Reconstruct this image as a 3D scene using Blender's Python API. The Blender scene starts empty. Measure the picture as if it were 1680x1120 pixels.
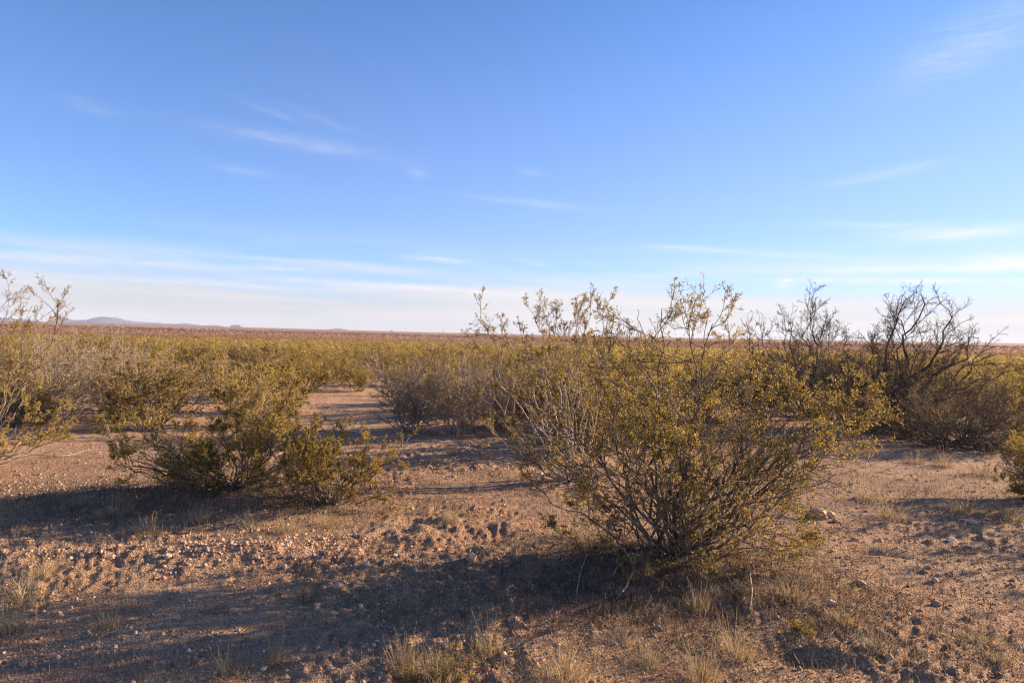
import bpy, math, random
import numpy as np

# ------------------------------------------------------------------ basics
F = 1120.0                      # focal length in photo pixels (1680 wide)
EYE = 1.6
ROLL = math.atan(37 / 1680)
PITCH = math.atan(1.5 / 1120)
SUN_EL, SUN_AZ = math.radians(17), math.radians(68)   # azimuth: from +Y towards +X
scn = bpy.context.scene
COL = scn.collection
rng = np.random.default_rng(7)


def ray(px, py):
    a, b = (px - 840) / F, -(py - 560) / F
    r = np.array([math.cos(ROLL), 0, math.sin(ROLL)])
    u0 = np.array([-math.sin(ROLL), 0, math.cos(ROLL)])
    f0 = np.array([0, 1.0, 0])
    f = f0 * math.cos(PITCH) + u0 * math.sin(PITCH)
    u = u0 * math.cos(PITCH) - f0 * math.sin(PITCH)
    return f + a * r + b * u


def at(px, py):
    """ground point seen at a pixel of the photograph"""
    d = ray(px, py)
    p = d * (EYE / -d[2])
    for _ in range(3):
        z = float(ground(p[0], p[1]))
        p = d * ((EYE - z) / -d[2])
    return p[0], p[1]


def at_depth(px, py, y):
    d = ray(px, py)
    p = d * (y / d[1])
    return np.array([p[0], p[1], p[2] + EYE])


# ------------------------------------------------------------------ terrain
def _hash(ix, iy, seed):
    h = (ix.astype(np.int64) * 374761393 + iy.astype(np.int64) * 668265263 + seed * 974711) & 0xFFFFFFFF
    h = ((h ^ (h >> 13)) * 1274126177) & 0xFFFFFFFF
    return ((h ^ (h >> 16)) & 0xFFFF) / 65535.0


def noise(x, y, f, seed=0):
    x = np.asarray(x, float) * f + 1000.3
    y = np.asarray(y, float) * f + 1000.7
    ix, iy = np.floor(x), np.floor(y)
    fx, fy = x - ix, y - iy
    fx = fx * fx * fx * (fx * (fx * 6 - 15) + 10)
    fy = fy * fy * fy * (fy * (fy * 6 - 15) + 10)
    a, b = _hash(ix, iy, seed), _hash(ix + 1, iy, seed)
    c, d = _hash(ix, iy + 1, seed), _hash(ix + 1, iy + 1, seed)
    return (a + (b - a) * fx) * (1 - fy) + (c + (d - c) * fx) * fy - 0.5


def sstep(a, b, x):
    t = np.clip((x - a) / (b - a), 0, 1)
    return t * t * (3 - 2 * t)


MOUNDS = []   # x, y, rx, ry, angle, height


def ground(x, y):
    x = np.asarray(x, float); y = np.asarray(y, float)
    r = np.hypot(x, y)
    z = 0.10 * noise(x, y, 0.22, 1) + 0.05 * noise(x, y, 0.6, 2) + 0.035 * noise(x, y, 1.7, 3)
    z = z * (1 - 0.35 * np.exp(-r / 4))
    near = np.exp(-(r / 16) ** 2)
    rough = 0.45 + 1.6 * sstep(-0.05, 0.22, noise(x, y, 0.7, 11))
    # cloddy strip of soil low on the right side
    clod = np.exp(-(((x - 2.1) / 1.1) ** 2 + ((y - 3.9) / 0.9) ** 2))
    z = z + near * rough * (0.018 * noise(x, y, 4.5, 4) + 0.014 * noise(x, y, 11, 5) + 0.018 * noise(x, y, 26, 6)) \
        + clod * (0.045 * np.abs(noise(x, y, 12, 7)) + 0.032 * np.abs(noise(x, y, 29, 8)))
    z = z + 0.25 * noise(x, y, 0.02, 9) * sstep(15, 80, r)
    z = z + 29.5 * sstep(90, 2500, r) ** 1.1 - 6 * sstep(2600, 5200, r)
    z = z + (r > 500) * 1.6 * noise(x, y, 0.0018, 10) * sstep(500, 2000, r)
    for mx, my, rx, ry, an, h in MOUNDS:
        dx, dy = x - mx, y - my
        if np.ndim(dx) and dx.size > 5000:
            m = (np.abs(dx) < 3 * max(rx, ry)) & (np.abs(dy) < 3 * max(rx, ry))
            c, s = math.cos(an), math.sin(an)
            u, v = dx[m] * c + dy[m] * s, -dx[m] * s + dy[m] * c
            z[m] += h * np.exp(-(u / rx) ** 2 - (v / ry) ** 2)
        else:
            c, s = math.cos(an), math.sin(an)
            z = z + h * np.exp(-((dx * c + dy * s) / rx) ** 2 - ((-dx * s + dy * c) / ry) ** 2)
    return z


# ------------------------------------------------------------------ mesh tools
def new_mesh(name, verts, faces, mats=(), attrs=None, smooth=False):
    """faces: list of (K,n) int arrays; attrs: name -> per-face floats"""
    me = bpy.data.meshes.new(name)
    verts = np.asarray(verts, np.float32)
    me.vertices.add(len(verts))
    me.vertices.foreach_set('co', verts.ravel())
    faces = [np.asarray(f, np.int32) for f in faces if len(f)]
    loops = np.concatenate([f.ravel() for f in faces])
    sizes = np.concatenate([np.full(len(f), f.shape[1], np.int32) for f in faces])
    me.loops.add(len(loops)); me.loops.foreach_set('vertex_index', loops)
    me.polygons.add(len(sizes))
    starts = np.concatenate([[0], np.cumsum(sizes)[:-1]]).astype(np.int32)
    me.polygons.foreach_set('loop_start', starts)
    if smooth:
        me.polygons.foreach_set('use_smooth', np.ones(len(sizes), bool))
    for m in mats:
        me.materials.append(m)
    if attrs:
        for k, v in attrs.items():
            a = me.attributes.new(k, 'FLOAT', 'FACE')
            a.data.foreach_set('value', np.asarray(v, np.float32))
    me.update(calc_edges=True)
    return me


def link(name, me, parent=None, loc=None, rot=None):
    o = bpy.data.objects.new(name, me)
    COL.objects.link(o)
    if parent is not None:
        o.parent = parent
    if loc is not None:
        o.location = loc
    if rot is not None:
        o.rotation_euler = rot
    return o


def tag(o, label=None, cat=None, group=None, kind=None):
    if label: o['label'] = label
    if cat: o['category'] = cat
    if group: o['group'] = group
    if kind: o['kind'] = kind
    return o


def empty(name, loc, rz=0.0, sc=1.0):
    o = link(name, None, loc=loc, rot=(0, 0, rz))
    o.scale = (sc, sc, sc)
    o.empty_display_size = 0.1
    return o


def copy_tree(o):
    c = o.copy(); COL.objects.link(c)
    for ch in [x for x in o.children]:
        d = ch.copy(); COL.objects.link(d); d.parent = c
    return c


def norm(v):
    return v / np.maximum(np.linalg.norm(v, axis=-1, keepdims=True), 1e-9)


def tubes(P, R, k=5):
    """P (M,N,3), R (M,N) -> verts, quads"""
    M, N, _ = P.shape
    T = np.gradient(P, axis=1); T = norm(T)
    avg = norm(P[:, -1] - P[:, 0])
    ref = np.where(np.abs(avg[:, 2:3]) < 0.8, np.array([[0, 0, 1.0]]), np.array([[1.0, 0.2, 0]]))
    ref = np.cross(avg, ref)[:, None, :]
    U = norm(np.cross(T, ref)); V = np.cross(T, U)
    a = np.arange(k) * 2 * math.pi / k
    ring = (U[:, :, None, :] * np.cos(a)[None, None, :, None] + V[:, :, None, :] * np.sin(a)[None, None, :, None])
    verts = (P[:, :, None, :] + ring * R[:, :, None, None]).reshape(-1, 3)
    m = np.arange(M)[:, None, None] * N * k
    n = np.arange(N - 1)[None, :, None] * k
    j = np.arange(k)[None, None, :]; j2 = (j + 1) % k
    q = np.stack([m + n + j, m + n + j2, m + n + k + j2, m + n + k + j], -1).reshape(-1, 4)
    return verts, q


def join(parts):
    vs, fs, off = [], [], 0
    for v, f in parts:
        if not len(v): continue
        vs.append(v); fs.append(f + off); off += len(v)
    return np.concatenate(vs), fs


# ------------------------------------------------------------------ growth
def stems(P0, P1, N, wig, bow, g):
    t = np.linspace(0, 1, N)[None, :, None]
    L = np.linalg.norm(P1 - P0, axis=1)[:, None]
    mid = (P0 + P1) / 2 + g.normal(size=P0.shape) * L * 0.05
    mid[:, 2] += bow * L[:, 0]
    P = P0[:, None] * (1 - t) ** 2 + 2 * mid[:, None] * t * (1 - t) + P1[:, None] * t ** 2
    w = np.cumsum(g.normal(size=(len(P0), N, 3)), axis=1) * (L[:, :, None] * wig / math.sqrt(N))
    w = w - t * w[:, -1:, :] - (1 - t) * w[:, :1, :]
    return P + w


def children(P, R, n, tr, ang, f, N, wig, trop, r0, r1, g, minlen=0.02, tpow=1.0, droop=0, tap=0.5):
    M, NP, _ = P.shape
    n_each = n
    pid = np.repeat(np.arange(M), n_each)
    t = tr[0] + (tr[1] - tr[0]) * g.random(len(pid)) ** tpow
    s = t * (NP - 1); i = np.minimum(s.astype(int), NP - 2); u = (s - i)[:, None]
    A, B = P[pid, i], P[pid, i + 1]
    p = A * (1 - u) + B * u
    T = norm(B - A)
    plen = np.linalg.norm(np.diff(P, axis=1), axis=2).sum(1)
    L = np.maximum(plen[pid] * f * (1 - tap * t) * g.uniform(0.6, 1.35, len(pid)), minlen)
    a = np.radians(g.uniform(ang[0], ang[1], len(pid)))[:, None]
    perp = norm(np.cross(T, g.normal(size=T.shape)))
    d = norm(T * np.cos(a) + perp * np.sin(a))
    out = np.empty((len(pid), N, 3)); out[:, 0] = p
    cur = p.copy()
    for k in range(1, N):
        d = d + g.normal(size=d.shape) * wig
        d[:, 2] += trop - droop * k
        d = norm(d)
        cur = cur + d * (L / (N - 1))[:, None]
        out[:, k] = cur
    out[:, :, 2] = np.maximum(out[:, :, 2], 0.015 + 0.02 * g.random((len(pid), 1)))
    rp = R[pid, i]
    rs = np.minimum(rp * 0.75, r0)[:, None]
    tt = np.linspace(0, 1, N)[None, :]
    return out, rs + (np.minimum(r1, rs) - rs) * tt


def leaves(P, n, L, W, g, tmin=0.1, spread=0.9, jit=0.004):
    M, NP, _ = P.shape
    pid = np.repeat(np.arange(M), n)
    t = tmin + (1 - tmin) * g.random(len(pid))
    s = t * (NP - 1); i = np.minimum(s.astype(int), NP - 2); u = (s - i)[:, None]
    A, B = P[pid, i], P[pid, i + 1]
    p = A * (1 - u) + B * u + g.normal(size=(len(pid), 3)) * jit
    d = norm(norm(B - A) + g.normal(size=A.shape) * spread + np.array([0, 0, 0.25]))
    sd = norm(np.cross(d, g.normal(size=d.shape)))
    l = (L * g.uniform(0.6, 1.3, len(pid)))[:, None]; w = (W * g.uniform(0.6, 1.3, len(pid)))[:, None]
    fold = np.cross(d, sd) * l * 0.12
    V = np.stack([p, p + d * l * 0.5 + sd * w * 0.5 + fold, p + d * l, p + d * l * 0.5 - sd * w * 0.5 + fold], 1)
    return V.reshape(-1, 3), np.arange(len(pid) * 4).reshape(-1, 4), pid


OCT_V = np.array([[1, 0, 0], [-1, 0, 0], [0, 1, 0], [0, -1, 0], [0, 0, 1], [0, 0, -1.0]])
OCT_F = np.array([[0, 2, 4], [2, 1, 4], [1, 3, 4], [3, 0, 4], [2, 0, 5], [1, 2, 5], [3, 1, 5], [0, 3, 5]])


def capsules(P, frac, size, g):
    sel = g.random(len(P)) < frac
    p = P[sel, -1] + g.normal(size=(sel.sum(), 3)) * 0.006
    s = (size * g.uniform(0.7, 1.3, len(p)))[:, None, None]
    V = (p[:, None] + OCT_V[None] * s).reshape(-1, 3)
    Fc = (OCT_F[None] + 6 * np.arange(len(p))[:, None, None]).reshape(-1, 3)
    return V, Fc


# ------------------------------------------------------------------ materials
def mat(name):
    m = bpy.data.materials.new(name); m.use_nodes = True
    nt = m.node_tree; nt.nodes.clear()
    out = nt.nodes.new('ShaderNodeOutputMaterial')
    return m, nt, out


def N_(nt, typ, ins=None, **kw):
    n = nt.nodes.new('ShaderNode' + typ)
    for k, v in kw.items(): setattr(n, k, v)
    for k, v in (ins or {}).items():
        if isinstance(v, bpy.types.NodeSocket): nt.links.new(v, n.inputs[k])
        else: n.inputs[k].default_value = v
    return n


def ramp(nt, fac, stops, interp='LINEAR'):
    n = nt.nodes.new('ShaderNodeValToRGB')
    cr = n.color_ramp; cr.interpolation = interp
    while len(cr.elements) < len(stops): cr.elements.new(0.5)
    for e, (p, c) in zip(cr.elements, stops):
        e.position = p; e.color = (*c, 1)
    nt.links.new(fac, n.inputs[0])
    return n.outputs[0]


def mixc(nt, fac, a, b, mode='MIX'):
    n = nt.nodes.new('ShaderNodeMix'); n.data_type = 'RGBA'; n.blend_type = mode
    for s, v in ((n.inputs[0], fac), (n.inputs[6], a), (n.inputs[7], b)):
        if isinstance(v, bpy.types.NodeSocket): nt.links.new(v, s)
        elif isinstance(v, (int, float)): s.default_value = v
        else: s.default_value = (*v, 1)
    return n.outputs[2]


def math_(nt, op, a, b=0.0, c=None, clamp=False):
    n = nt.nodes.new('ShaderNodeMath'); n.operation = op; n.use_clamp = clamp
    for i, v in enumerate((a, b) if c is None else (a, b, c)):
        if isinstance(v, bpy.types.NodeSocket): nt.links.new(v, n.inputs[i])
        else: n.inputs[i].default_value = v
    return n.outputs[0]


def leaf_mat(name, stops, transl=0.48, rough=0.6):
    m, nt, out = mat(name)
    at_ = N_(nt, 'Attribute', attribute_name='hue')
    col = ramp(nt, at_.outputs['Fac'], stops)
    oi = N_(nt, 'ObjectInfo')
    k = math_(nt, 'MULTIPLY_ADD', oi.outputs['Random'], 0.35, 0.82)
    colv = mixc(nt, 1.0, col, (1, 1, 1), 'MULTIPLY')
    hsv = N_(nt, 'HueSaturation', {'Color': colv, 'Value': k})
    d = N_(nt, 'BsdfPrincipled', {'Base Color': hsv.outputs[0], 'Roughness': rough, 'Specular IOR Level': 0.3})
    t = N_(nt, 'BsdfTranslucent', {'Color': hsv.outputs[0]})
    mx = N_(nt, 'MixShader', {0: transl, 1: d.outputs[0], 2: t.outputs[0]})
    nt.links.new(mx.outputs[0], out.inputs[0])
    return m


def bark_mat(name, dark, pale, sc=14, bias=0.5):
    m, nt, out = mat(name)
    tc = N_(nt, 'TexCoord')
    n1 = N_(nt, 'TexNoise', {'Vector': tc.outputs['Object'], 'Scale': sc, 'Detail': 5.0})
    n2 = N_(nt, 'TexNoise', {'Vector': tc.outputs['Object'], 'Scale': sc * 9, 'Detail': 3.0})
    f = math_(nt, 'MULTIPLY_ADD', n2.outputs[0], 0.5, math_(nt, 'MULTIPLY', n1.outputs[0], 0.6))
    mid = tuple((a + b) / 2 for a, b in zip(dark, pale))
    col = ramp(nt, f, [(bias - 0.12, dark), (bias, mid), (bias + 0.14, pale)])
    b = N_(nt, 'Bump', {'Strength': 0.5, 'Distance': 0.004, 'Height': n2.outputs[0]})
    d = N_(nt, 'BsdfPrincipled', {'Base Color': col, 'Roughness': 0.85, 'Specular IOR Level': 0.2, 'Normal': b.outputs[0]})
    nt.links.new(d.outputs[0], out.inputs[0])
    return m


LEAF = leaf_mat('creosote_leaf', [(0.0, (0.07, 0.065, 0.014)), (0.35, (0.24, 0.175, 0.025)),
                                  (0.7, (0.47, 0.31, 0.042)), (1.0, (0.72, 0.50, 0.13))])
LEAF_GREEN = leaf_mat('creosote_leaf_green', [(0.0, (0.125, 0.098, 0.026)), (0.5, (0.37, 0.27, 0.06)),
                                              (0.85, (0.58, 0.41, 0.09)), (1.0, (0.68, 0.50, 0.18))])
LEAF_BROWN = leaf_mat('creosote_leaf_brown', [(0.0, (0.09, 0.07, 0.022)), (0.5, (0.27, 0.19, 0.055)),
                                              (1.0, (0.46, 0.33, 0.12))])
FUZZ = leaf_mat('seed_fuzz', [(0.0, (0.42, 0.30, 0.14)), (1.0, (0.62, 0.50, 0.32))], 0.3, 0.9)
DRYLEAF = leaf_mat('dry_leaf', [(0.0, (0.09, 0.06, 0.03)), (0.6, (0.22, 0.145, 0.07)), (1.0, (0.40, 0.28, 0.14))], 0.3, 0.8)
STRAW = leaf_mat('straw', [(0.0, (0.20, 0.135, 0.07)), (0.5, (0.48, 0.345, 0.175)), (1.0, (0.68, 0.54, 0.33))], 0.35, 0.7)
STRAW_GREY = leaf_mat('straw_grey', [(0.0, (0.15, 0.115, 0.065)), (0.5, (0.36, 0.28, 0.16)), (1.0, (0.56, 0.46, 0.30))], 0.35, 0.7)
BARK = bark_mat('creosote_bark', (0.040, 0.029, 0.021), (0.33, 0.26, 0.195), 11, 0.57)
BARK_GREY = bark_mat('grey_bark', (0.085, 0.062, 0.045), (0.42, 0.33, 0.25), 9, 0.47)
BARK_DARK = bark_mat('mesquite_bark', (0.045, 0.033, 0.025), (0.24, 0.18, 0.13), 9, 0.58)
DEADWOOD = bark_mat('dead_wood', (0.13, 0.095, 0.07), (0.50, 0.40, 0.31), 9, 0.47)


def ground_mat():
    m, nt, out = mat('desert_soil')
    tc = N_(nt, 'TexCoord'); V = tc.outputs['Object']
    n_big = N_(nt, 'TexNoise', {'Vector': V, 'Scale': 0.45, 'Detail': 6.0, 'Roughness': 0.62})
    n_mid = N_(nt, 'TexNoise', {'Vector': V, 'Scale': 3.5, 'Detail': 8.0, 'Roughness': 0.68})
    n_fine = N_(nt, 'TexNoise', {'Vector': V, 'Scale': 55, 'Detail': 6.0, 'Roughness': 0.7})
    v1 = N_(nt, 'TexVoronoi', {'Vector': V, 'Scale': 70.0}); v2 = N_(nt, 'TexVoronoi', {'Vector': V, 'Scale': 150.0})
    col = ramp(nt, n_big.outputs[0], [(0.30, (0.26, 0.135, 0.068)), (0.48, (0.40, 0.225, 0.112)), (0.68, (0.52, 0.33, 0.175))])
    c2 = ramp(nt, n_mid.outputs[0], [(0.32, (0.17, 0.082, 0.050)), (0.5, (0.38, 0.205, 0.115)), (0.66, (0.53, 0.34, 0.20))])
    col = mixc(nt, 0.5, col, c2)
    n_pat = N_(nt, 'TexNoise', {'Vector': V, 'Scale': 0.9, 'Detail': 7.0, 'Roughness': 0.7, 'Distortion': 0.6})
    pm = ramp(nt, n_pat.outputs[0], [(0.47, (0, 0, 0)), (0.6, (0.75, 0.75, 0.75))])
    col = mixc(nt, pm, col, (0.40, 0.275, 0.165))
    n_pt2 = N_(nt, 'TexNoise', {'Vector': V, 'Scale': 1.7, 'Detail': 8.0, 'Roughness': 0.72})
    pm2 = ramp(nt, n_pt2.outputs[0], [(0.36, (0.7, 0.7, 0.7)), (0.45, (0, 0, 0))])
    col = mixc(nt, pm2, col, (0.19, 0.105, 0.068))
    # gravel grains: every cell its own tint
    sp = N_(nt, 'SeparateColor', {'Color': v1.outputs['Color']})
    g1 = ramp(nt, sp.outputs[0], [(0.0, (0.13, 0.075, 0.055)), (0.35, (0.33, 0.18, 0.115)), (0.75, (0.46, 0.30, 0.20)), (0.93, (0.62, 0.50, 0.40))])
    gm = math_(nt, 'MULTIPLY', math_(nt, 'LESS_THAN', v1.outputs['Distance'], 0.42), 0.62)
    gm = math_(nt, 'MULTIPLY', gm, ramp(nt, n_mid.outputs[0], [(0.36, (0.15,) * 3), (0.56, (1,) * 3)]))
    col = mixc(nt, gm, col, g1)
    sp2 = N_(nt, 'SeparateColor', {'Color': v2.outputs['Color']})
    g2 = ramp(nt, sp2.outputs[0], [(0.0, (0.16, 0.09, 0.06)), (0.5, (0.38, 0.23, 0.15)), (1.0, (0.55, 0.42, 0.31))])
    col = mixc(nt, 0.35, col, g2)
    # far plain: dormant scrub colours take over where single shrubs cannot be told apart
    geo = N_(nt, 'NewGeometry')
    ln = N_(nt, 'VectorMath', {0: geo.outputs['Position']}, operation='LENGTH')
    far = N_(nt, 'MapRange', {'Value': ln.outputs['Value'], 'From Min': 120.0, 'From Max': 500.0})
    nf = N_(nt, 'TexNoise', {'Vector': V, 'Scale': 0.012, 'Detail': 9.0, 'Roughness': 0.75})
    fc = ramp(nt, nf.outputs[0], [(0.38, (0.20, 0.115, 0.068)), (0.5, (0.29, 0.165, 0.10)), (0.62, (0.38, 0.22, 0.135))])
    col = mixc(nt, math_(nt, 'MULTIPLY', far.outputs[0], 0.85), col, fc)
    h = math_(nt, 'MULTIPLY_ADD', v1.outputs['Distance'], -0.7, math_(nt, 'MULTIPLY', n_fine.outputs[0], 0.8))
    h = math_(nt, 'MULTIPLY_ADD', v2.outputs['Distance'], -0.35, h)
    h = math_(nt, 'MULTIPLY_ADD', n_mid.outputs[0], 2.6, h)
    bs = N_(nt, 'MapRange', {'Value': ln.outputs['Value'], 'From Min': 5.0, 'From Max': 60.0, 'To Min': 1.0, 'To Max': 0.15})
    b = N_(nt, 'Bump', {'Strength': bs.outputs[0], 'Distance': 0.019, 'Height': h})
    d = N_(nt, 'BsdfPrincipled', {'Base Color': col, 'Roughness': 0.95, 'Specular IOR Level': 0.15, 'Normal': b.outputs[0]})
    nt.links.new(d.outputs[0], out.inputs[0])
    return m


def stone_mat(name, stops):
    m, nt, out = mat(name)
    tc = N_(nt, 'TexCoord')
    at_ = N_(nt, 'Attribute', attribute_name='hue')
    oi = N_(nt, 'ObjectInfo')
    n = N_(nt, 'TexNoise', {'Vector': tc.outputs['Object'], 'Scale': 40.0, 'Detail': 6.0})
    f = math_(nt, 'ADD', at_.outputs['Fac'], math_(nt, 'MULTIPLY_ADD', n.outputs[0], 0.7, -0.35))
    f = math_(nt, 'ADD', f, math_(nt, 'MULTIPLY', oi.outputs['Random'], 0.15))
    col = ramp(nt, f, stops)
    b = N_(nt, 'Bump', {'Strength': 0.6, 'Distance': 0.004, 'Height': n.outputs[0]})
    d = N_(nt, 'BsdfPrincipled', {'Base Color': col, 'Roughness': 0.85, 'Specular IOR Level': 0.25, 'Normal': b.outputs[0]})
    nt.links.new(d.outputs[0], out.inputs[0])
    return m


SOIL = ground_mat()
GRAVEL = stone_mat('gravel_stone', [(0.0, (0.15, 0.085, 0.06)), (0.45, (0.38, 0.22, 0.14)), (0.8, (0.50, 0.33, 0.22)), (1.0, (0.62, 0.47, 0.35))])

# ------------------------------------------------------------------ terrain mesh
def px_mound(px, py, rx, ry, h, an=0.0):
    x, y = at(px, py)
    MOUNDS.append((x, y, rx, ry, an, h))

base_main = at(1108, 930)
base_B = at(950, 797)
base_C = at(385, 806)
base_D = at(540, 828)
mounds = []
mounds.append((*base_main, 0.8, 0.55, 0, 0.10))
mounds.append((*base_B, 0.8, 0.6, 0, 0.05))
mounds.append((*base_C, 1.0, 0.6, 0, 0.06))
for px, py, rx, ry, h in ((752, 897, .10, .07, -.075), (722, 898, .07, .05, -.03), (745, 905, .11, .05, .035), (686, 858, .12, .07, -.09), (662, 860, .1, .05, -.04),
                          (686, 866, .13, .05, .035), (1442, 906, .20, .10, -.10), (1430, 900, .2, .07, -.05), (1440, 918, .26, .07, .03),
                          (1322, 1075, .17, .10, -.08), (1345, 1068, .13, .09, .04), (850, 862, .25, .16, .035), (790, 838, .2, .12, .03),
                          (350, 905, .6, .16, .045), (480, 910, .5, .14, .03), (1345, 845, .14, .10, .07), (1540, 870, .5, .2, .05),
                          (1225, 990, .3, .2, .05), (420, 850, .5, .14, .05)):
    x, y = at(px, py)
    mounds.append((x, y, rx, ry, 0, h))
MOUNDS += mounds

th_f = np.linspace(-math.radians(48), math.radians(48), 1000)
th_b = np.linspace(math.radians(48), math.radians(312), 150)[1:-1]
th = np.concatenate([th_f, th_b]); NT = len(th)
rr = [0.25]
while rr[-1] < 9500:
    k = 0.05 if rr[-1] < 1.8 else (0.0075 if rr[-1] < 14 else (0.012 if rr[-1] < 60 else 0.03))
    rr.append(rr[-1] * (1 + k))
rr = np.array(rr); NR = len(rr)
Rg, Tg = np.meshgrid(rr, th, indexing='ij')
X = (Rg * np.sin(Tg)).ravel(); Y = (Rg * np.cos(Tg)).ravel()
Z = ground(X, Y)
verts = np.concatenate([np.stack([X, Y, Z], 1), [[0, 0, float(ground(0.0, 0.0))]]])
i = np.arange(NR - 1)[:, None] * NT; j = np.arange(NT)[None, :]; j2 = (j + 1) % NT
quads = np.stack([i + j, i + NT + j, i + NT + j2, i + j2], -1).reshape(-1, 4)
fan = np.stack([np.full(NT, NR * NT), np.arange(NT), (np.arange(NT) + 1) % NT], 1)
g_o = link('ground', new_mesh('ground', verts, [quads, fan], [SOIL], smooth=True))
tag(g_o, kind='structure')


def gz(x, y):
    return float(ground(x, y))


# ------------------------------------------------------------------ distant hills
def hill_mat():
    m, nt, out = mat('hill_rock')
    tc = N_(nt, 'TexCoord')
    n = N_(nt, 'TexNoise', {'Vector': tc.outputs['Object'], 'Scale': 0.004, 'Detail': 8.0})
    col = ramp(nt, n.outputs[0], [(0.35, (0.07, 0.07, 0.08)), (0.65, (0.15, 0.14, 0.15))])
    d = N_(nt, 'BsdfPrincipled', {'Base Color': col, 'Roughness': 1.0, 'Specular IOR Level': 0.0})
    nt.links.new(d.outputs[0], out.inputs[0])
    return m


HILL = hill_mat()


def hills(name, prof, dist, depth, seed):
    """prof: photo pixels along the skyline -> a range with real depth and slopes"""
    prof = np.array(prof, float)
    xs = np.linspace(prof[0, 0], prof[-1, 0], 120)
    top = np.interp(xs, prof[:, 0], prof[:, 1])
    top = top + (noise(xs, xs * 0, 0.08, seed) + 0.5 * noise(xs, xs * 0, 0.25, seed + 1)) * np.interp(xs, [prof[0, 0], prof[0, 0] + 20, prof[-1, 0] - 20, prof[-1, 0]], [0, 1, 1, 0])
    pts = np.array([at_depth(a, b, dist) for a, b in zip(xs, top)])
    K = 25
    v = []
    for k in range(K):
        s = k / (K - 1) * 2 - 1
        prof_h = max(0.0, 1 - abs(s)) ** 1.15
        wob = noise(pts[:, 0], np.full(len(xs), s * 900.0), 0.0022, seed + 5)
        zz = -20 + (pts[:, 2] + 20) * prof_h * (1 + (0.35 * wob if abs(s) > 0.01 else 0))
        v.append(np.stack([pts[:, 0], pts[:, 1] + s * depth + 0 * zz, zz], 1))
    v = np.concatenate(v); n = len(xs)
    a = np.arange(K - 1)[:, None] * n + np.arange(n - 1)[None]
    q = np.stack([a, a + 1, a + n + 1, a + n], -1).reshape(-1, 4)
    tag(link(name, new_mesh(name, v, [q], [HILL], smooth=True)), kind='structure')


hills('hills', [(-120, 548), (-60, 524), (0, 521), (40, 524), (75, 528), (92, 522), (103, 521), (125, 525), (150, 525), (168, 521), (182, 521),
                (200, 523.5), (222, 527.5), (250, 529), (290, 531), (306, 530), (330, 534), (348, 533), (365, 536), (375, 540)], 7800, 900, 3)
hills('hills', [(372, 545), (380, 533.5), (392, 532.5), (399, 537), (403, 545)], 7400, 200, 9)
hills('hills', [(525, 548), (540, 539.5), (552, 538.5), (565, 539.5), (585, 544), (592, 550)], 7800, 300, 19)
hills('hills', [(628, 552), (638, 543), (643, 541.5), (650, 545), (662, 552)], 7800, 200, 29)
hills('hills', [(760, 560), (790, 549.5), (830, 548.5), (860, 551), (880, 560)], 7800, 300, 39)
hills('hills', [(1480, 582), (1520, 566.5), (1560, 564.5), (1620, 565), (1700, 566), (1850, 567), (1900, 590)], 8200, 500, 49)

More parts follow.
